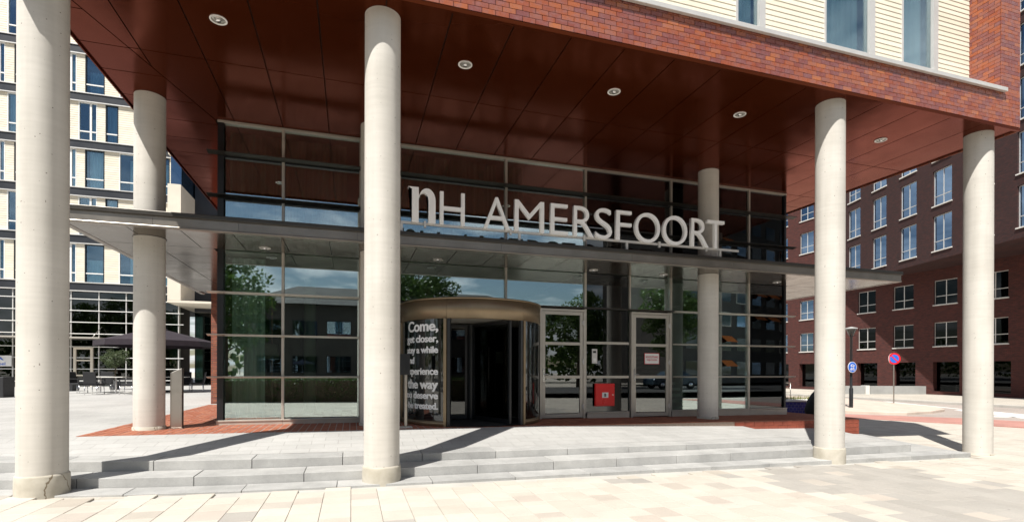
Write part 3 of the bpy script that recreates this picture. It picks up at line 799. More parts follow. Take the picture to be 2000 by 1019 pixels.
while x < CX1-.3: xs_.append(x); x += .807
xs_[-1] = CX1-.1
HOLES = [(-3.52, 10.98), (8.49, 10.87), (.412, 10.93)]
for a, b in zip(xs_[:-1], xs_[1:]):
    cp(MB().box(a+.007, b-.007, CY+.105, YG-.045, 3.952, 3.97), 'underside_panel', 'canopy_panel')
for i in range(9):
    y0 = YG-.03+i*.80
    if y0+.79 < 18.6:
        cp(MB().box(CX0+.107, -3.62, y0, y0+.788, 3.952, 3.97), 'underside_panel', 'canopy_panel'); cp(MB().box(-3.606, GL-.06, y0, y0+.788, 3.952, 3.97), 'underside_panel', 'canopy_panel')
    cp(MB().box(GR+.06, 12.75, y0, y0+.788, 3.952, 3.97), 'underside_panel', 'canopy_panel'); cp(MB().box(12.764, CX1-.107, y0, y0+.788, 3.952, 3.97), 'underside_panel', 'canopy_panel')
for (x, y) in HOLES:
    cp(MB().lathe([(.246, 3.947), (.262, 3.947), (.262, 3.9515)], (x, y, 0), 40, caps=False), 'column_ring', 'aluminium_dark')

# recessed lights
def downlight(x, y, z, r, label, group):
    o = empty('ceiling_light', (x, y, z)); tag(o, label, 'light', group)
    MB().lathe([(r, -.012), (r, -.001), (r*.80, -.001), (r*.80, -.014), (r, -.012)], n=32, caps=False).build('ring', 'white_paint', o)
    m = MB().lathe([(r*.80, -.0012), (r*.79, -.004), (r*.3, -.004), (.001, -.004)], n=24, caps=False); m.build('reflector', 'light_lens', o)
    MB().lathe([(r*.28, -.0045), (r*.26, -.03), (.002, -.034)], (0, 0, 0), 14, caps=False).build('bulb', 'chrome', o)
for x, w in ((-1.816, 'before the lamp window'), (1.752, 'above the revolving door'), (4.447, 'above the middle of the sign'), (7.16, 'above the end of the sign'), (10.827, 'between the column and the fascia corner')): downlight(x, 8.25, ZS, .115, 'round white rimmed downlight in the glossy brown soffit '+w, 'downlights in the brown soffit')
for x, w in ((-1.63, 'above the lamp window'), (1.775, 'above the revolving door'), (5.48, 'above the red cabinet'), (7.39, 'above the door with the notice'), (10.9, 'above the last glass bay')): downlight(x, 11.15, 3.952, .105, 'round downlight in the underside of the metal canopy '+w, 'downlights under the canopy')

# ------------------------------------------------------------------ sign
sign = empty('hotel_sign', (4.9, 10.13, 4.25)); tag(sign, 'row of large white sign letters on rails along the canopy edge', 'sign')
SO = Vector((4.9, 10.13, 4.25))
def sp(o): o.location = -SO; return o
LET = [('H', 1.643, 2.137, 4.41, 5.055), ('A', 2.523, 3.074, 4.41, 5.05), ('M', 3.174, 3.815, 4.41, 5.05), ('E', 3.96, 4.355, 4.41, 5.05), ('R', 4.484, 4.955, 4.41, 5.05), ('S', 4.985, 5.385, 4.40, 5.06), ('F', 5.487, 5.865, 4.41, 5.05), ('O', 5.95, 6.585, 4.40, 5.06), ('O', 6.655, 7.295, 4.40, 5.06), ('R', 7.401, 7.872, 4.41, 5.05), ('T', 7.835, 8.309, 4.41, 5.05)]
for ch, a, b, z0, z1 in LET:
    me = text_mesh(ch, 1, 'sign_white', .03, -.008)
    fit_text(me, a, b, z0, z1, 10.06, 10.14); o = bpy.data.objects.new('letter', me); link(o, sign); sp(o)
# the serif n
a = 1.032; w = 1.558-1.032; outl = [(.0, .99), (0, 1.04), (.36, 1.04), (.36, .90)]
mbn = MB()
out = [(.115, 0), (.33, 0), (.33, .62)]
arch_in = [(.33+.155+.155*math.cos(t_), .64+.24*math.sin(t_)) for t_ in [math.pi-i*math.pi/10 for i in range(11)]]
right = [(.64, 0), (.87, 0), (.87, .62)]
arch_out = [(.33+.27+.27*math.cos(t_), .66+.36*math.sin(t_)) for t_ in [i*math.pi/10*.9 for i in range(11)]]
top = [(.33, .90), (.33, 1.03), (-.0, 1.03), (0, .985), (.115, .96)]
poly = out+arch_in+right+arch_out+top
import bmesh
bmn = bmesh.new(); vsn = [bmn.verts.new((1.032+p[0]/.87*w, 10.14, 4.415+p[1]*.65)) for p in poly]; fn = bmn.faces.new(vsn)
bmesh.ops.triangulate(bmn, faces=[fn]); r_ = bmesh.ops.extrude_face_region(bmn, geom=bmn.faces[:]); bmesh.ops.translate(bmn, verts=[g for g in r_['geom'] if isinstance(g, bmesh.types.BMVert)], vec=(0, -.08, 0)); bmesh.ops.recalc_face_normals(bmn, faces=bmn.faces)
me = bpy.data.meshes.new('letter'); bmn.to_mesh(me); bmn.free(); me.materials.append(MATS['sign_white']); o = bpy.data.objects.new('letter', me); link(o, sign); sp(o)
for q in (MB().box(.9, 8.79, 10.145, 10.185, 4.385, 4.435),): sp(q.build('rail', 'aluminium_light', sign))
for x in (.916, 3.308, 5.802, 8.265): sp(MB().box(x-.025, x+.025, 10.146, 10.186, 4.2, 4.384).build('post', 'aluminium_light', sign))
for x in (1.36, 3.1, 4.75, 6.6, 7.85): sp(MB().box(x-.022, x+.022, 10.10, 10.144, 4.33, 4.46).build('clamp', 'aluminium_light', sign))

# ------------------------------------------------------------------ revolving door
RC = (2.62, 11.60); RR = 1.555
rev = empty('revolving_door', (RC[0], RC[1], .43)); tag(rev, 'bronze drum revolving door with white lettering on its curved glass', 'door')
def ang(deg): return R(deg-90)       # 0 = straight out towards the plaza, positive to the right
H0 = 2.60-.43; H1 = 2.985-.43
for a0, a1 in ((-92, -31), (-30.8, 30.8), (31, 92)):
    MB().lathe([(RR-.12, H0), (RR+.025, H0), (RR+.025, H1), (RR-.12, H1), (RR-.12, H0)], n=18, a0=ang(a0), a1=ang(a1)).build('header_panel', 'bronze', rev)
MB().lathe([(.01, H1+.001), (RR+.045, H1+.001), (RR+.045, H1+.035), (.01, H1+.05)], n=64, caps=False).build('drum_roof', 'bronze', rev)
MB().lathe([(RR-.121, H0+.03), (.01, H0+.03)], n=48, caps=False).build('drum_ceiling', 'aluminium', rev)
MB().lathe([(.01, .012), (RR-.03, .012)], n=48, caps=False).build('entrance_mat', 'rubber', rev)
for s in (-1, 1):
    lo, hi = (-88, -33) if s < 0 else (33, 88)
    MB().lathe([(RR, .11), (RR, H0)], n=24, a0=ang(lo), a1=ang(hi)).build('curved_pane', 'glass_dark', rev)
    MB().lathe([(RR-.02, 0), (RR+.02, 0), (RR+.02, .11), (RR-.02, .11), (RR-.02, 0)], n=24, a0=ang(lo), a1=ang(hi)).build('curved_base', 'bronze', rev)
    for dg_ in (s*32, s*89):
        a_ = ang(dg_); c_, s_ = math.cos(a_), math.sin(a_)
        def rp(r, t, z): return (c_*r-s_*t, s_*r+c_*t, z)
        m = MB(); m.hexa([rp(RR-.04, -.03, 0), rp(RR+.035, -.03, 0), rp(RR+.035, .03, 0), rp(RR-.04, .03, 0), rp(RR-.04, -.03, H0), rp(RR+.035, -.03, H0), rp(RR+.035, .03, H0), rp(RR-.04, .03, H0)]); m.build('post', 'bronze', rev)
    a_ = ang(s*29.3); c_, s_ = math.cos(a_), math.sin(a_)
    m = MB(); m.hexa([rp(RR-.05, -.03, 0), rp(RR+.02, -.03, 0), rp(RR+.02, .03, 0), rp(RR-.05, .03, 0), rp(RR-.05, -.03, H0), rp(RR+.02, -.03, H0), rp(RR+.02, .03, H0), rp(RR-.05, .03, H0)]); m.build('edge_seal', 'black_frame', rev)
for dg_ in (22, 142, 262):
    a_ = ang(dg_); c_, s_ = math.cos(a_), math.sin(a_)
    def bar(r0, r1, z0, z1, th=.025):
        return [rp(r0, -th, z0), rp(r1, -th, z0), rp(r1, th, z0), rp(r0, th, z0), rp(r0, -th, z1), rp(r1, -th, z1), rp(r1, th, z1), rp(r0, th, z1)]
    m = MB()
    for b_ in (bar(.09, .14, .03, H0), bar(RR-.17, RR-.12, .03, H0), bar(.14, RR-.17, .03, .11), bar(.14, RR-.17, H0-.06, H0)): m.hexa(b_)
    lf = m.build('leaf', 'black_frame', rev)
    MB().hexa(bar(.14, RR-.17, .11, H0-.06, .005)).build('pane', 'glass_dark', lf)
    MB().tube([rp(.9, .06, .5), rp(.9, .06, 1.7)], .016, 8).build('handle', 'steel', lf)
MB().lathe([(.09, .02), (.09, H0)], n=20).build('centre_post', 'black_frame', rev)
# vinyl lettering bent onto the left curved pane
for txt, size, zb in (('Come,', .30, 2.36), ('get closer,', .205, 2.135), ('stay a while', .185, 1.915), ('and', .185, 1.70), ('experience', .20, 1.475), ('the way', .255, 1.19), ('you deserve', .195, .985), ('to be treated.', .185, .775)):
    me = text_mesh(txt, size, 'vinyl', .001, .003 if size < .22 else .004, 'LEFT', .97)
    w = max(v.co.x for v in me.vertices); full = 1.36 if txt != 'and' else w
    left_arc = -1.40 if txt == 'and' else None
    sx = 1.0 if txt == 'and' else 1.33/w if w > 1.33 else min(1.33/w, 1.12)
    end = R(-38)*RR
    for v in me.vertices:
        s_arc = (R(-38)*RR-.90+v.co.x) if txt == 'and' else (end-(w-v.co.x)*sx)
        th = s_arc/RR; r_ = RR+.004+v.co.z
        v.co = (r_*math.sin(th), -r_*math.cos(th), zb-.43+v.co.y)
    # the cut vinyl is bold: widen every stroke with two side-shifted layers in the same mesh
    n0 = len(me.vertices); vv = [v.co.copy() for v in me.vertices]; ff = [tuple(p.vertices) for p in me.polygons]; V2, F2 = [], []
    for q, (dt, dz) in enumerate(((0, 0), (.006, 0), (-.006, 0), (.0, .003), (0, -.003))):
        kk = 1.3 if size > .22 else 1.0; ca, sa = math.cos(dt*kk/RR), math.sin(dt*kk/RR); sc_ = 1+.0003*q
        V2 += [((c.x*ca-c.y*sa)*sc_, (c.x*sa+c.y*ca)*sc_, c.z+dz*kk) for c in vv]; F2 += [tuple(i+q*n0 for i in f) for f in ff]
    me2 = bpy.data.meshes.new('lettering'); me2.from_pydata(V2, [], F2); me2.materials.append(MATS['vinyl'])
    o = bpy.data.objects.new('lettering', me2); link(o, rev)

# ------------------------------------------------------------------ small things at the front
o = empty('fire_hose_cabinet', (5.98, 11.50, .70)); tag(o, 'bright red square fire hose cabinet behind the glass between the doors', 'cabinet')
MB().box(-.26, .26, 0, .03, 0, .54).build('door', 'red_paint', o, bevel=.006); MB().box(-.27, .27, .03, .045, -.01, .55).build('body', 'red_paint', o, bevel=.004)
MB().box(-.085, .085, -.004, -.001, .20, .33).build('label_plate', 'white_paint', o); MB().lathe([(.014, 0), (.014, .02)], (0, 0, 0), 12).build('lock', 'chrome', o, (.205, -.012, .27)).rotation_euler = (-math.pi/2, 0, 0)
me = fit_text(text_mesh('B', .1, 'dark_text', .001, .004), -.025, .025, .225, .305, -.0065, -.0042); link(bpy.data.objects.new('lettering', me), o)
o = empty('intercom_panel', (5.72, 11.555, 1.74)); tag(o, 'slim steel intercom panel fixed to the glass above the red cabinet', 'intercom')
MB().box(-.07, .07, 0, .03, 0, .36).build('plate', 'aluminium_light', o, bevel=.006); MB().box(-.045, .035, -.004, -.001, .26, .31).build('speaker', 'dark_text', o); MB().box(-.04, .03, -.008, -.001, .05, .13).build('button', 'white_paint', o)
o = empty('paper_notice', (7.32, 11.548, 1.735)); tag(o, 'white notice with red border and two red text lines on a door pane', 'notice')
MB().box(-.215, .215, -.003, 0, 0, .28).build('border', 'sign_red', o); MB().box(-.203, .203, -.0055, -.0032, .012, .268).build('sheet', 'white_paint', o)
for txt, z0, wd_ in (('NOODUITGANG', .155, .175), ('VRIJHOUDEN', .075, .15)):
    me = fit_text(text_mesh(txt, .1, 'red_text', .001, .002), -wd_, wd_, z0, z0+.055, -.0075, -.0057); link(bpy.data.objects.new('lettering', me), o)
o = empty('ashtray_stand', (1.02, 10.30, plinth_z(1))); tag(o, 'black box ashtray on a slim steel post between column and revolving door', 'ashtray')
MB().box(-.16, .12, -.12, .12, 0, .02).build('foot', 'aluminium_light', o); MB().box(-.025, .025, -.02, .02, .021, 1.03).build('post', 'steel', o); MB().box(-.11, .075, -.07, .06, 1.031, 1.44).build('box', 'black_frame', o, bevel=.01)
o = empty('steel_pillar', (-3.10, 11.05, plinth_z(-3.1))); tag(o, 'brushed steel pillar with slanted top beside a concrete column', 'pillar')
m = MB(); m.hexa([(-.095, -.06, .015), (.095, -.06, .015), (.095, .06, .015), (-.095, .06, .015), (-.095, -.06, 1.03), (.095, -.06, 1.12), (.095, .06, 1.12), (-.095, .06, 1.03)]); m.build('body', 'steel', o, bevel=.006)
MB().box(-.12, .115, -.08, .08, 0, .015).build('foot_plate', 'steel', o)
o = empty('floor_lamp', (-2.0, 13.6, .45)); tag(o, 'tripod floor lamp with broad pale drum shade behind the glass', 'lamp')
for k in range(3):
    a_ = k*2.094+.4; MB().tube([(.27*math.cos(a_), .27*math.sin(a_), 0), (-.05*math.cos(a_), -.05*math.sin(a_), 1.42)], .012, 6).build('leg', 'black_frame', o)
MB().lathe([(.33, 1.36), (.30, 1.72)], n=32, caps=False).build('shade', 'lamp_shade', o)
o = empty('globe_lamp', (7.35, 12.1, .45)); tag(o, 'small yellowish globe lamp standing on the floor behind a door pane', 'lamp')
MB().lathe([(.03, .05), (.085, .09), (.105, .16), (.085, .23), (.03, .265), (.001, .27)], n=20, caps=False).build('globe', 'yellow_globe', o); MB().lathe([(.07, 0), (.07, .03), (.03, .05)], n=20).build('base', 'black_frame', o)

# ================================================================== LEFT OFFICE BUILDING
YL = 39.7
off = empty('office_block', (-20, YL, .44)); tag(off, 'cream clad office block with black floor bands above a glazed ground floor', 'building')
OO = Vector((-20, YL, .44))
def op(mb, name, mat, parent=None, bevel=0):
    o = mb.build(name, mat, off if parent is None else parent, bevel=bevel)
    if parent is None: o.location = -OO
    return o
OX0, OX1 = -44, -11.2
FZ = [7.1+3.02*k for k in range(7)]
op(MB().box(OX0, OX1, YL+.6, YL+14, 6.4, 28.6), 'core', 'interior_dark')
op(MB().box(OX0, OX1, YL-.05, YL+14.1, FZ[-1]+3.0, FZ[-1]+3.5), 'roof_edge', 'black_band')
for k, z in enumerate(FZ):
    op(MB().box(OX0, OX1, YL-.10, YL+.3, z-.50, z-.03), 'floor_band', 'black_band')
    op(MB().box(OX0, OX1, YL-.15, YL+.3, z-.029, z+.03), 'band_capping', 'aluminium_light'); op(MB().box(OX0, OX1, YL-.13, YL+.3, z-.56, z-.501), 'band_drip', 'aluminium_light')
def window_set(a, b, z0, z1, split, parent):
    w = op(MB().box(a, a+.05, YL-.02, YL+.12, z0, z1).box(b-.05, b, YL-.02, YL+.12, z0, z1).box(a+.05, b-.05, YL-.02, YL+.12, z1-.05, z1), 'window', 'black_frame' if split is None else 'white_paint')
    MB().box(a+.05, b-.05, YL+.0, YL+.1, z0+.55, z0+.62).build('transom', 'white_paint', w)
    if split is not None: MB().box(split-.05, split+.05, YL-.01, YL+.1, z0, z1-.05).build('mullion', 'white_paint', w)
    MB().box(a+.05, b-.05, YL+.06, YL+.07, z0, z1-.05).build('pane', 'glass_pale', w)
    mb = MB(); nn = 12; rr = random.Random(int(a*100+z0)); l = rr.choice((.4, .6, .85, 1)); h0 = rr.choice((0, 0, .3, .9))
    for i in range(nn+1):
        u = b-.05-(b-a-.1)*l*(1-i/nn); mb.v += [(u, YL+.22+.03*(i % 2), z0+.05), (u, YL+.22+.03*(i % 2), z1-.05-h0)]
    for i in range(nn): mb.f.append((2*i, 2*i+2, 2*i+3, 2*i+1)); mb.sm.append(False)
    mb.build('blind', rr.choice(('blind_grey', 'curtain_pale', 'blind_grey')), w)
PER = 3.65
for k, z in enumerate(FZ):
    z0, z1 = z+.03, z+2.46
    if k % 2 == 0: pat = [(-18.1, -16.75, -17.05), (-16.3, -15.25, None)]
    else: pat = [(-16.65, -15.65, -16.0), (-15.2, -14.5, None)]
    wins = []
    for mdl in range(-2, 3):
        for a, b, s_ in pat: wins.append((a+mdl*PER, b+mdl*PER, None if s_ is None else s_+mdl*PER))
    wins = sorted(w for w in wins if w[0] > -24.5 and w[1] < OX1-.15)
    xx = OX0; segs = []
    for a, b, s_ in wins: segs.append((xx, a)); xx = b
    segs.append((xx, OX1))
    if True:
        for a, b in segs:
            pnl = op(MB().box(a, b, YL+.02, YL+.3, z0, z1), 'cladding_panel', 'cladding')
            mb = MB(); n_ = 17; hh = (z1-z0)/n_
            for i in range(n_): mb.hexa([(a, YL-.016, z0+i*hh), (b, YL-.016, z0+i*hh), (b, YL+.02, z0+i*hh), (a, YL+.02, z0+i*hh), (a, YL-.008, z0+(i+1)*hh-.008), (b, YL-.008, z0+(i+1)*hh-.008), (b, YL+.02, z0+(i+1)*hh-.008), (a, YL+.02, z0+(i+1)*hh-.008)])
            tag(mb.build('board_field', 'cladding', pnl), kind='stuff')
    for a, b, s_ in wins: window_set(a, b, z0, z1, s_, off)
# glazed ground floor
gzs = [.45, .85, 1.6, 2.32, 3.02, 3.85, 4.58, 5.32, 6.06, 6.52]; gxs = [-44+1.49*i for i in range(22)]+[OX1]
gxs = [-17.02+1.49*i for i in range(-10, 5)]
for x in gxs: op(MB().box(x-.025, x+.025, YL-.02, YL+.12, .42, 6.53), 'mullion', 'aluminium_light')
for z in gzs[1:-1]: op(MB().box(gxs[0], gxs[-1]+.3, YL-.08, YL+.0, z-.022, z+.02), 'transom', 'white_paint')
for i in range(len(gxs)-1):
    for a, b in zip(gzs[:-1], gzs[1:]): op(MB().box(gxs[i]+.026, gxs[i+1]-.026, YL+.04, YL+.05, a+.022, b-.024), 'pane', 'glass_office')
op(MB().box(gxs[0], OX1, YL+3.0, YL+3.1, .42, 6.5), 'lobby_back_wall', 'office_dark'); op(MB().box(gxs[0], OX1, YL+.2, YL+3, 6.38, 6.42), 'lobby_ceiling', 'interior_dark')
for x in (-19, -15, -11.6): op(MB().lathe([(.3, .42), (.3, 6.4)], (x, YL+1.2, 0), 20), 'lobby_column', 'interior_column')
dr = op(MB().box(-16.85, -16.72, YL-.12, YL-.0, .42, 2.98).box(-15.95, -15.82, YL-.12, YL-.0, .42, 2.98).box(-16.72, -15.95, YL-.12, YL, 2.85, 2.98), 'door', 'cream_render')
for z in (1.15, 2.1): MB().box(-16.72, -15.95, YL-.10, YL-.02, z, z+.09).build('rail', 'cream_render', dr)
op(MB().box(-22, -15.0, YL-1.3, YL-.05, 3.50, 3.58), 'door_canopy', 'aluminium'); 
for x in (-21, -19.1, -17.2, -15.4): op(MB().tube([(x, YL-1.2, 3.58), (x+.05, YL-.05, 4.3)], .02, 6), 'tie_rod', 'steel')
# cream corner volume
cv = op(MB().box(-11.19, -10.45, 37.9, 46, 6.0, 13.4), 'corner_volume', 'cream_render'); MB().box(-11.1, -10.5, 38.2, 46, 13.4, 15.3).build('upper_glazing', 'glass_blue', cv); MB().box(-11.19, -10.4, 38.0, 46, 15.3, 17.8).build('upper_wall', 'cream_render', cv)
MB().box(-10.449, -2, 41, 41.2, 5.6, 18).build('rear_louvre', 'black_band', cv)
op(MB().box(-11.19, -2, 44, 44.3, .4, 18), 'rear_glass_wall', 'glass_office'); op(MB().box(-11.19, -2, 46.2, 46.4, .4, 18), 'rear_wall', 'interior_dark')
op(MB().box(-11.2, -3, 37.9, 44, 5.85, 5.99), 'overhang', 'cream_render')
# banner
o = empty('company_banner', (-21.3, YL-.22, 1.75)); tag(o, 'white banner with blue squiggle logo on the office ground floor glass', 'banner')
MB().box(-2.6, 1.35, 0, .03, 0, .66).build('sheet', 'white_paint', o)
me = fit_text(text_mesh('AkzoNobel', .2, 'sign_blue', .001, .002), -.35, 1.05, .07, .25, -.006, -.001); link(bpy.data.objects.new('lettering', me), o)
m = MB(); m.tube([(.0, -.012, .42), (.25, -.012, .55), (.5, -.012, .40), (.75, -.012, .55), (.95, -.012, .38)], [.02, .06, .05, .07, .02], 8); m.build('logo', 'sign_blue', o)
# planters and seats in front
for (x, y, w, lab) in ((-14.0, 31.3, 1.6, 'long dark planter box beside the black terrace chairs'), (-15.5, 24.8, 2.6, 'low black bench block on the plaza under the office block')):
    z = plinth_z(-6); o = empty('planter', (x, y, z)); tag(o, lab, 'planter'); h = .62 if w < 2 else .78
    MB().box(-w/2, w/2+1.6*(w > 2), -.35, .35, 0, h).build('body', 'planter_dark', o, bevel=.02); MB().box(-w/2+.05, w/2-.05, -.3, .3, h-.02, h+.004).build('soil', 'soil', o)

# ------------------------------------------------------------------ terrace furniture
ZT = plinth_z(-6)
def chair():
    r = empty('terrace_chair')
    MB().box(-.26, .26, -.26, .26, .38, .46).build('seat', 'wicker', r, bevel=.02)
    m = MB(); m.hexa([(-.26, .22, .461), (.26, .22, .461), (.26, .28, .461), (-.26, .28, .461), (-.25, .31, .97), (.25, .31, .97), (.25, .36, .97), (-.25, .36, .97)]); m.build('backrest', 'wicker', r, bevel=.015)
    for sx in (-1, 1):
        for sy in (-1, 1): MB().tube([(sx*.235, sy*.225, .379), (sx*.245, sy*.245, 0)], .016, 8).build('leg', 'chrome', r)
        MB().box(sx*.27-.02, sx*.27+.02, -.24, .27, .64, .67).box(sx*.27-.015, sx*.27+.015, -.24, -.205, .46, .64).build('armrest', 'wicker', r)
    return r
c0 = chair(); spots = [(-10.6, 26.7, 2.95, 'with its back square to the hotel'), (-11.9, 28.4, 1.3, 'beside the long dark planter box'), (-9.25, 26.4, -1.6, 'sideways between small tree and hotel column'), (-11.3, 29.6, .2, 'behind the table by the small potted tree'), (-9.0, 28.6, -.3, 'pushed in behind the parasol pole table'), (-7.05, 28.2, -1.4, 'sideways beside the brick wing'), (-8.0, 29.7, .1, 'under the purple parasol'), (-8.35, 26.8, 3.0, 'behind the steel pillar, facing away'), (-10.0, 30.6, .5, 'in the rear row of the terrace')]
for i, (x, y, a_, txt) in enumerate(spots):
    c_ = c0 if i == 0 else copy_tree(c0); c_.location = (x, y, ZT); c_.rotation_euler = (0, 0, a_); tag(c_, 'black high backed terrace chair with chrome legs '+txt, 'chair', 'black chairs on the terrace')
def table():
    r = empty('terrace_table')
    MB().box(-.4, .4, -.4, .4, .72, .75).build('top', 'white_stone', r, bevel=.006); MB().lathe([(.035, .02), (.035, .72)], n=14).build('pole', 'chrome', r); MB().box(-.25, .25, -.25, .25, 0, .02).build('foot', 'chrome', r); return r
t0 = table()
for i, (x, y, txt) in enumerate(((-10.15, 27.6, 'beside the sideways chair'), (-11.2, 28.8, 'nearest the dark planter box'), (-7.8, 27.9, 'between chairs and brick wing'), (-8.6, 27.7, 'close to the parasol pole'))):
    c_ = t0 if i == 0 else copy_tree(t0); c_.location = (x, y, ZT); tag(c_, 'small square pale topped cafe table '+txt, 'table', 'tables on the terrace')
o = empty('parasol', (-8.9, 28.9, ZT)); tag(o, 'large dark purple parasol open over the terrace tables', 'parasol')
MB().lathe([(.03, 0), (.03, 3.0)], n=12).build('pole', 'steel', o); MB().box(-.45, .45, -.45, .45, 0, .08).build('base', 'planter_dark', o, bevel=.01)
m = MB(); S_ = 2.5; k = 0
corn = [(S_*math.cos(i*math.pi/4+.2)*1.0, S_*math.sin(i*math.pi/4+.2)) for i in range(8)]
m.v = [(0, 0, 3.08)]+[(x*.5, y*.5, 2.76) for x, y in corn]+[(x, y, 2.42) for x, y in corn]+[(x*1.005, y*1.005, 2.17) for x, y in corn]
for i in range(8):
    j = (i+1) % 8; m.f += [(0, 1+i, 1+j), (1+i, 9+i, 9+j, 1+j), (9+i, 17+i, 17+j, 9+j)]; m.sm += [False]*3
cl = m.build('canopy', 'parasol_cloth', o); sol = cl.modifiers.new('thick', 'SOLIDIFY'); sol.thickness = .012
m = MB(); m.lathe([(.42, 3.0), (.25, 3.1), (.03, 3.16)], n=8, caps=False); m.build('vent', 'parasol_cloth', o); MB().lathe([(.04, 3.15), (.05, 3.2), (.01, 3.27)], n=12).build('finial', 'steel', o)
for x, y in corn: MB().tube([(0, 0, 3.03), (x*.5, y*.5, 2.73), (x*.98, y*.98, 2.40)], .014, 6).build('rib', 'steel', o)

# ------------------------------------------------------------------ foliage
def leaves(mb, cen, rad, n, size, rng, flat=1.0):
    for _ in range(n):
        while True:
            p = Vector((rng.uniform(-1, 1), rng.uniform(-1, 1), rng.uniform(-1, 1)))
            if .25 < p.length < 1: break
        q = Vector(cen)+Vector((p.x*rad[0], p.y*rad[1], p.z*rad[2]))
        u = Vector((rng.gauss(0, 1), rng.gauss(0, 1), rng.gauss(0, .7))).normalized(); w = u.cross(Vector((rng.gauss(0, 1), rng.gauss(0, 1), rng.gauss(0, 1)))).normalized()
        s = size*rng.uniform(.6, 1.4); k = len(mb.v)
        mb.v += [tuple(q-u*s), tuple(q+w*s*.45), tuple(q+u*s), tuple(q-w*s*.45)]; mb.f.append((k, k+1, k+2, k+3)); mb.sm.append(False)
def make_tree(name, h, cr, seed, leaf, nl, size, trunk_h=None, tr=.16):
    rng = random.Random(seed); o = empty(name); th = trunk_h or h*.3
    m = MB(); m.tube([(0, 0, -.05), (.03, .02, th*.5), (.06, -.03, th), (.02, .02, h*.6), (0, 0, h*.85)], [tr*1.25, tr, tr*.8, tr*.45, tr*.12], 8)
    tips = []
    for i in range(9):
        a_ = i*2.4+rng.random(); z0 = th*.95+(h*.72-th)*i/9; l = cr*rng.uniform(.6, .95); p1 = (l*.5*math.cos(a_), l*.5*math.sin(a_), z0+l*.3); p2 = (l*math.cos(a_), l*math.sin(a_), z0+l*.55)
        m.tube([(0, 0, z0), p1, p2], [tr*.4, tr*.24, tr*.08], 6); tips += [p1, p2]
    m.build('trunk', 'bark', o)
    mb = MB(); cz = (h+th)/2
    for i in range(34):
        while True:
            p = Vector((rng.uniform(-1, 1), rng.uniform(-1, 1), rng.uniform(-1, 1)))
            if p.length < 1: break
        c_ = (p.x*cr*.85, p.y*cr*.85, cz+p.z*(h-th)*.47*(1-.15*rng.random())); r_ = cr*rng.uniform(.2, .36)
        leaves(mb, c_, (r_, r_, r_*.75), nl//44, size, rng)
    for p in tips: leaves(mb, p, (cr*.22,)*3, nl//90, size, rng)
    mb.build('crown', leaf, o); return o
o = make_tree('potted_tree', 1.75, .72, 3, 'leaf_olive', 2600, .05, .75, .035); o.location = (-12.2, 33.0, ZT+.45); tag(o, 'small round headed tree in a pot behind the terrace chairs', 'tree')
MB().lathe([(.2, -.45), (.27, .02), (.24, .02), (.23, -.02)], n=24).build('pot', 'planter_dark', o)

# ================================================================== RIGHT BRICK BUILDING
rb = empty('brick_block', (42, 30, -.15)); tag(rb, 'dark red brick block with overhanging upper floors across the street', 'building')
RO = Vector((42, 30, -.15))
def rp_(mb, name, mat, parent=None, bevel=0):
    o = mb.build(name, mat, rb if parent is None else parent, bevel=bevel)
    if parent is None: o.location = -RO
    return o
def wall_holes(X, y0, y1, z0, z1, holes, depth, name, mat):
    """wall in the plane x=X facing -x, with real openings (holes: ya,yb,za,zb on a regular row layout)"""
    m = MB(); rows = sorted(set((h[2], h[3]) for h in holes)); zc = z0
    for za, zb in rows:
        if za > zc: m.box(X, X+depth, y0, y1, zc, za)
        yc = y0
        for h in sorted(h for h in holes if (h[2], h[3]) == (za, zb)):
            if h[0] > yc: m.box(X, X+depth, yc, h[0], za, zb)
            yc = h[1]
        if yc < y1: m.box(X, X+depth, yc, y1, za, zb)
        zc = zb
    if zc < z1: m.box(X, X+depth, y0, y1, zc, z1)
    return rp_(m, name, mat)
def bwindow(X, ya, yb, za, zb, low=.62, gl='glass_blue'):
    ym = (ya+yb)/2; f = .042
    w = rp_(MB().box(X+.10, X+.17, ya, ya+f, za, zb).box(X+.10, X+.17, yb-f, yb, za, zb).box(X+.10, X+.17, ya+f, yb-f, zb-f, zb).box(X+.10, X+.17, ya+f, yb-f, za, za+f), 'window', 'aluminium_light')
    MB().box(X+.11, X+.165, ym-.028, ym+.028, za+f, zb-f).build('mullion', 'aluminium_light', w); MB().box(X+.112, X+.163, ya+f, ym-.028, za+low, za+low+.045).box(X+.112, X+.163, ym+.028, yb-f, za+low, za+low+.045).build('transom', 'aluminium_light', w)
    MB().box(X+.135, X+.142, ya+f, yb-f, za+f, zb-f).build('pane', gl, w)
    MB().box(X-.07, X+.10, ya-.05, yb+.05, za-.07, za-.002).build('sill', 'white_stone', w)
    rr = random.Random(int(ya*77+za*13))
    if rr.random() < .4:
        m = MB(); u = yb-(yb-ya)*rr.choice((.2, .25, .5)); m.box(X+.28, X+.31, u, yb-f, za+f, zb-f); m.build('curtain', rr.choice(('curtain_pale', 'blind_grey')), w)
    return w
LX, UX = 42.0, 38.5
holes = []
lowrows = [(2.3+3.2*k+1.2, 2.3+3.2*(k+1)) for k in range(6)]
lowrows = [(3.5, 5.28), (6.6, 8.42), (9.75, 11.65), (13.0, 15.0), (16.2, 18.3), (19.4, 21.4)]
lowY = [(32.4-3.06*k, 33.98-3.06*k) for k in range(-5, 7)]
for za, zb in lowrows:
    for ya, yb in lowY: holes.append((ya, yb, za, zb))
gh = [(ya-.15, yb+.05, .12, 2.32) for ya, yb in lowY]
wall_holes(LX, 12, 52, -.2, 24, gh+holes, .5, 'street_wall', 'brick_red')
for ya, yb, za, zb in holes:
    if yb < 36.5 and za > 9: continue
    bwindow(LX, ya, yb, za, zb, gl='glass_blue' if yb > 35 else 'glass_dimmed')  # same windows; panes in the shaded stretch take the darkened glass
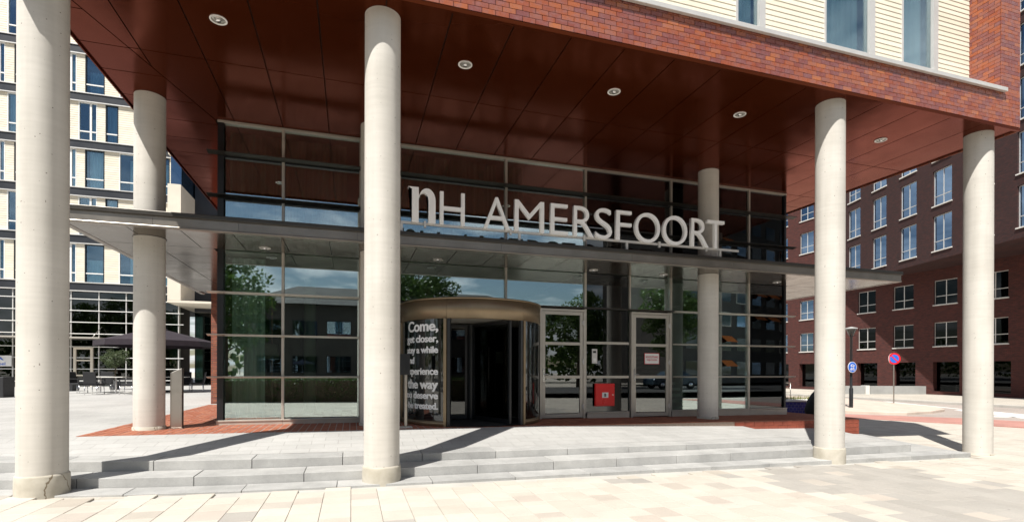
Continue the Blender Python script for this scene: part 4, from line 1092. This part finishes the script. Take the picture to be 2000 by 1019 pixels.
for ya, yb, za, zb in gh: rp_(MB().box(LX+.40, LX+.41, ya, yb, za, zb), 'shop_pane', 'glass_dimmed')
rp_(MB().box(LX+2.5, LX+2.6, 12, 52, -.2, 24), 'inner_wall', 'interior_dark')
for z in (2.6, 5.9, 9.1, 12.3, 15.5, 18.7, 22): rp_(MB().box(LX+.5, LX+2.5, 12, 52, z, z+.3), 'floor_slab', 'interior_dark')
UA = R(-17); UP = Vector((42.0, 37.0, 0))      # the upper floors turn out over the street; local y runs back along their face
def turn(o): o.location = UP-RO; o.rotation_euler = (0, 0, UA); return o
uh = []
upR = [(9.9, 12.3), (13.0, 15.4), (16.1, 18.5), (19.2, 21.6), (22.3, 24.7), (25.4, 27.8)]
for za, zb in upR:
    for k in range(10): uh.append((-(2.9+2.99*k+1.55), -(2.9+2.99*k), za, zb))
U0, U1 = -32.5, .0
turn(wall_holes(0, U0, U1, 9.28, 30, uh, .4, 'upper_wall', 'brick_purple'))
for q in uh: turn(bwindow(0, *q))
turn(rp_(MB().prism([(.4, U0), (.4, -1.2), (11, -1.2), (11, U0)], 9.28, 9.6), 'overhang_underside', 'brick_purple')); turn(rp_(MB().box(1.9, 2.0, U0, U1-.3, 9.6, 30), 'inner_wall', 'interior_dark'))
for z in (12.5, 15.6, 18.8, 22, 25): turn(rp_(MB().box(.4, 1.9, U0, U1-.3, z, z+.3), 'floor_slab', 'interior_dark'))
turn(rp_(MB().box(-.05, 12, U0-.05, U1+.05, 30, 30.3), 'roof', 'roof_dark'))

# ------------------------------------------------------------------ street furniture on the right
o = empty('street_lamp', (22.75, 18.75, -.14)); tag(o, 'black street lamp with tapered lantern beside the bike path', 'lamp')
MB().lathe([(.085, -.05), (.085, .9), (.055, .95), (.055, 3.35), (.08, 3.37), (.08, 3.42)], n=16).build('pole', 'black_frame', o)
MB().lathe([(.09, 3.42), (.22, 3.72), (.24, 3.74)], n=20, caps=False).build('lantern', 'glass_office', o); MB().lathe([(.27, 3.74), (.25, 3.78), (.03, 3.84)], n=20).build('cap', 'plain_concrete', o); MB().lathe([(.05, 3.43), (.06, 3.6), (.01, 3.65)], n=12).build('bulb', 'white_paint', o)
def disc(r, y0, y1, n=32): 
    m = MB(); m.prism([(r*math.cos(2*math.pi*i/n), r*math.sin(2*math.pi*i/n)) for i in range(n)], y0, y1); m.v = [(a, c_, b) for a, b, c_ in m.v]; m.f = [f[::-1] for f in m.f]; return m
def facing(x, y): return math.atan2(x, y)*-1
o = empty('cycle_sign', (22.66, 18.62, 1.78)); o.scale = (.78,)*3; o.rotation_euler = (0, 0, facing(22, 18)+.85); tag(o, 'round blue sign with white bicycle symbols on the black lamp post', 'sign')
disc(.33, -.01, .01).build('rim', 'white_paint', o); disc(.305, -.014, -.0105).build('plate', 'sign_blue', o)
m = MB()
for cx_ in (-.1, .1): m.tube([(cx_+.065*math.cos(t_*.5236), -.017, -.15+.065*math.sin(t_*.5236)) for t_ in range(13)], .011, 5)
m.tube([(-.1, -.017, -.15), (-.04, -.017, -.05), (.07, -.017, -.05), (0, -.017, -.15), (-.1, -.017, -.15)], .011, 5); m.tube([(.1, -.017, -.15), (.06, -.017, -.01)], .011, 5); m.build('bicycle_symbol', 'white_paint', o)
m = MB(); m.tube([(-.13, -.017, .06), (-.1, -.017, .14), (.02, -.017, .17), (.08, -.017, .12), (.15, -.017, .11), (.15, -.017, .06)], .014, 5); m.tube([(-.13, -.017, .07), (.15, -.017, .07)], .014, 5)
for cx_ in (-.08, .09): m.tube([(cx_+.04*math.cos(t_*.5236), -.017, .05+.04*math.sin(t_*.5236)) for t_ in range(13)], .01, 5)
m.build('moped_symbol', 'white_paint', o)
MB().box(-.03, .03, .011, .1, -.1, .1).build('bracket', 'steel', o)
o = empty('no_parking_sign', (28.3, 20.8, -.14)); o.rotation_euler = (0, 0, facing(28.3, 20.8)+.5); tag(o, 'round blue no parking sign with red ring and slash on a thin pole', 'sign')
MB().lathe([(.03, -.1), (.03, 2.75)], n=12).build('pole', 'steel', o)
for r_, y0, y1, mt, nm in ((.315, -.05, -.036, 'sign_red', 'ring'), (.225, -.056, -.0505, 'sign_blue', 'field')): d = disc(r_, y0, y1).build(nm, mt, o); d.location.z = 2.42
m = MB().box(-.22, .22, -.061, -.0565, -.034, .034).build('slash', 'sign_red', o); m.location.z = 2.42; m.rotation_euler = (0, R(45), 0)
d = disc(.30, .036, .05).build('second_plate', 'aluminium_light', o); d.location = (-.03, .03, 2.42); d.rotation_euler = (0, 0, .5)
m = disc(.2, 0, .005).build('second_face', 'sign_blue', o); m.location = (-.05, .06, 2.42); m.rotation_euler = (0, 0, .5)
o = empty('concrete_planter_wall', (39.0, 29.9, -.135)); tag(o, 'low grey concrete wall with white end blocks before the brick block', 'wall')
def seg(p, q, w, z0, z1):
    d = Vector((q[0]-p[0], q[1]-p[1], 0)); nn_ = Vector((-d.y, d.x, 0)).normalized()*w/2
    return MB().prism([(p[0]+nn_.x, p[1]+nn_.y), (q[0]+nn_.x, q[1]+nn_.y), (q[0]-nn_.x, q[1]-nn_.y), (p[0]-nn_.x, p[1]-nn_.y)], z0, z1)
seg((-3.2, .6), (-1.55, .0), .5, 0, .62).build('wall_block', 'plain_concrete', o); seg((-1.5, 0), (-1.2, -.08), .54, 0, .66).build('end_block', 'white_stone', o); seg((-1.15, -.1), (3.4, -1.35), .5, 0, .62).build('wall_block', 'plain_concrete', o); seg((3.44, -1.36), (3.8, -1.46), .54, 0, .66).build('end_block', 'white_stone', o)
o = empty('blue_tiled_planter', (17.6, 18.6, -.2)); tag(o, 'low planter clad in dark blue tiles with white coping and grass', 'planter')
seg((-3, .6), (2.3, -.75), 1.0, -.1, .46).build('tiled_wall', 'tile_blue', o); seg((-3.02, .6), (2.35, -.76), 1.08, .461, .53).build('coping', 'white_stone', o)
m = MB(); rng = random.Random(9)
for _ in range(900):
    u = rng.random(); x = -3+5.3*u; y = .75-1.35*u+rng.uniform(-.1, .4); h = rng.uniform(.06, .2); a_ = rng.random()*6.28; k = len(m.v); dx, dy = .012*math.cos(a_), .012*math.sin(a_)
    m.v += [(x-dx, y-dy, .53), (x+dx, y+dy, .53), (x+rng.uniform(-.05, .05), y+rng.uniform(-.05, .05), .53+h)]; m.f.append((k, k+1, k+2)); m.sm.append(False)
tag(m.build('grass_tufts', 'leaf_grass', o), kind='stuff')
o = empty('metal_railing', (19.2, 21.3, -.2)); tag(o, 'low tubular metal railing behind the blue tiled planter', 'railing')
for z in (.45, .7, .95, 1.2): MB().tube([(-4.2, 1.1, z), (2.0, -.5, z)], .028 if z > 1 else .014, 8).build('rail', 'steel', o)
for u in (0, .33, .66, 1): MB().tube([(-4.2+6.2*u, 1.1-1.6*u, -.05), (-4.2+6.2*u, 1.1-1.6*u, 1.2)], .022, 8).build('post', 'steel', o)
o = empty('covered_object', (18.1, 16.4, -.24)); tag(o, 'solid black rounded object on the paving beside the blue tiled planter', 'object')
m = MB(); m.lathe([(.02, 0), (.42, .02), (.5, .22), (.45, .6), (.32, .9), (.18, 1.08), (.02, 1.14)], n=24, caps=False); m.v = [(a+.18*c_, b, c_) for a, b, c_ in m.v]; m.build('cover', 'rubber', o); MB().lathe([(.3, -.02), (.3, .03)], n=20).build('foot', 'rubber', o)

# ================================================================== BEHIND THE CAMERA (seen mirrored in the glass)
back_road = sheet('street', [(-80, -20), (80, -20), (80, -8), (-80, -8)], .115, 'asphalt')
o = empty('hedge', (-1, -4.4, 0)); tag(o, 'long clipped green hedge mirrored in the glass front', 'hedge')
m = MB(); rng = random.Random(21)
for _ in range(15000):
    x = rng.uniform(-13, 10); f = rng.random(); z = rng.uniform(.05, 1.15); y = rng.uniform(-.5, .5)
    if f < .5: y = rng.choice((-.5, .5))+rng.gauss(0, .05)
    elif f < .75: z = 1.12+rng.gauss(0, .05)
    u = Vector((rng.gauss(0, 1), rng.gauss(0, 1), rng.gauss(0, 1))).normalized(); w = u.cross(Vector((rng.gauss(0, 1), rng.gauss(0, 1), rng.gauss(0, 1)))).normalized(); k = len(m.v); s = .05
    q = Vector((x, y, z)); m.v += [tuple(q-u*s), tuple(q+w*s*.6), tuple(q+u*s), tuple(q-w*s*.6)]; m.f.append((k, k+1, k+2, k+3)); m.sm.append(False)
m.build('foliage', 'leaf_hedge', o); MB().box(-12.9, 9.9, -.4, .4, -.1, 1.05).build('inner_twigs', 'bark', o)
ta = make_tree('street_tree', 10.5, 3.6, 31, 'leaf_green', 9000, .16, 3.0, .2); tb = make_tree('street_tree', 12.5, 3.3, 32, 'leaf_green', 9000, .16, 3.4, .2)
for i, (src, x, y, a_, s_, txt) in enumerate(((ta, -8.5, -17.5, 0, .95, 'mirrored beside the lamp window'), (tb, 5.2, -19, 1, 1.0, 'mirrored above the revolving door'), (ta, 19.5, -19.5, 2, .85, 'mirrored above the first glass door'), (tb, 27.5, -17, 3, .85, 'mirrored in the second glass door'), (ta, -20, -18.5, 4, 1.1, 'beyond the left end of the hedge'), (tb, -31, -6, 2.2, 1.0, 'mirrored in the office glass beside its door'), (ta, -38, -10, 1.2, 1.1, 'mirrored in the office glass above the banner'), (tb, -26, -9, 5, .9, 'mirrored in the office glass behind the parasol'))):
    c_ = src if i < 2 else copy_tree(src); c_.location = (x, y, .1); c_.rotation_euler = (0, 0, a_); c_.scale = (s_,)*3; tag(c_, 'leafy green street tree '+txt, 'tree', 'street trees mirrored in the glass')
o = empty('low_office', (5, -27, .1)); tag(o, 'low dark office with hipped roof mirrored in the glass front', 'building')
MB().box(-14, 13, -8, 0, 0, 7.4).build('walls', 'office_dark', o)
m = MB(); m.v = [(-14.6, .6, 7.4), (13.6, .6, 7.4), (13.6, -8.6, 7.4), (-14.6, -8.6, 7.4), (-10, -4, 9.6), (9, -4, 9.6)]; m.f = [(0, 1, 5, 4), (1, 2, 5), (2, 3, 4, 5), (3, 0, 4), (3, 2, 1, 0)]; m.sm = [False]*5; m.build('roof', 'roof_dark', o)
for z in (1.2, 4.4):
    for i in range(9):
        x = -13+i*2.9; w = MB().box(x, x+2.2, .0, .05, z, z+1.6).build('window', 'black_frame', o); MB().box(x+.08, x+1.06, .051, .06, z+.08, z+1.52).build('pane', 'glass_blue', w); MB().box(x+1.14, x+2.12, .051, .06, z+.08, z+1.52).build('pane', 'glass_blue', w)
o = empty('apartment_block', (59, -36, .1)); o.rotation_euler = (0, 0, R(-18)); tag(o, 'tall apartment block with orange window awnings mirrored in the glass', 'building')
MB().box(-24, 24, -12, 0, 0, 26).build('walls', 'office_dark', o); MB().box(-24.4, 24.4, -12.4, .4, 26, 26.5).build('roof', 'roof_dark', o)
rng = random.Random(4)
for f_ in range(8):
    for i in range(13):
        x = -22.5+i*3.55; z = 1.0+f_*3.1; w = MB().box(x, x+2.3, 0, .06, z, z+1.8).build('window', rng.choice(('black_frame', 'aluminium_dark', 'aluminium')), o); MB().box(x+.1, x+2.2, .061, .07, z+.1, z+1.7).build('pane', 'glass_office' if rng.random() < .7 else 'glass_blue', w)
        if rng.random() < .42:
            m = MB(); m.v = [(x-.1, .08, z+1.9), (x+2.4, .08, z+1.9), (x+2.4, 1.0, z+1.15), (x-.1, 1.0, z+1.15)]; m.v += [(a, b, c_-.03) for a, b, c_ in m.v]; m.f = [(0, 1, 2, 3), (7, 6, 5, 4), (0, 4, 5, 1), (1, 5, 6, 2), (2, 6, 7, 3), (3, 7, 4, 0)]; m.sm = [False]*6; m.build('awning', 'awning', o)
o = empty('parked_car', (25, -13.5, .116)); tag(o, 'dark parked car mirrored low in the right glass bays', 'car')
m = MB(); prof = [(-2.1, .35), (-2.1, .8), (-1.9, .95), (-1.0, 1.02), (-.45, 1.45), (.85, 1.48), (1.55, 1.05), (2.0, .95), (2.12, .7), (2.1, .35)]
k = 0
for y in (-.85, .85): m.v += [(x, y*(.86 if z > 1.1 else 1), z) for x, z in prof]
n_ = len(prof); m.f = [tuple(range(n_)), tuple(range(n_, 2*n_))[::-1]]+[(i, i+n_, (i+1) % n_+n_, (i+1) % n_) for i in range(n_)]; m.f = [f[::-1] for f in m.f]; m.sm = [False]*len(m.f); m.build('body', 'car_paint', o, bevel=.06)
for y in (-.862, .862): m = MB(); m.v = [(-.8, y*.955, 1.06), (1.3, y*.955, 1.08), (.8, y*.885, 1.40), (-.4, y*.885, 1.38)]; m.f = [(0, 1, 2, 3)]; m.sm = [False]; m.build('side_window', 'glass_dark', o)
for x in (-1.3, 1.35):
    for y in (-.78, .78):
        w = MB().lathe([(.2, -.1), (.32, -.1), (.33, 0), (.32, .1), (.2, .1)], n=24).build('wheel', 'rubber', o, (x, y, .33)); w.rotation_euler = (math.pi/2, 0, 0); MB().lathe([(.02, -.105), (.2, -.105), (.2, .105), (.02, .105)], n=16, caps=False).build('rim', 'chrome', w)

o = empty('distant_wood', (0, 0, 0)); tag(o, 'far belt of dark green trees mirrored behind the street, side arm added to darken reflections', 'wood', kind='stuff')
m = MB(); rng = random.Random(77)
for _ in range(16000):
    if rng.random() < .62: x, y = rng.uniform(-95, 110), -58+rng.gauss(0, 2.2); u_ = x
    else: y, x = rng.uniform(-58, 130), -78+rng.gauss(0, 2.2); u_ = y  # side arm added to block the pale horizon in the brick block's windows
    top = 8.5+1.8*math.sin(u_*.31)+1.3*math.sin(u_*.83+1); z = top*rng.random()**.7
    u = Vector((rng.gauss(0, 1), rng.gauss(0, 1), rng.gauss(0, 1))).normalized(); w = u.cross(Vector((rng.gauss(0, 1), rng.gauss(0, 1), rng.gauss(0, 1)))).normalized(); k = len(m.v); q = Vector((x, y, z)); sz = .62
    m.v += [tuple(q-u*sz), tuple(q+w*sz*.7), tuple(q+u*sz), tuple(q-w*sz*.7)]; m.f.append((k, k+1, k+2, k+3)); m.sm.append(False)
tag(m.build('foliage', 'leaf_green', o), kind='stuff')
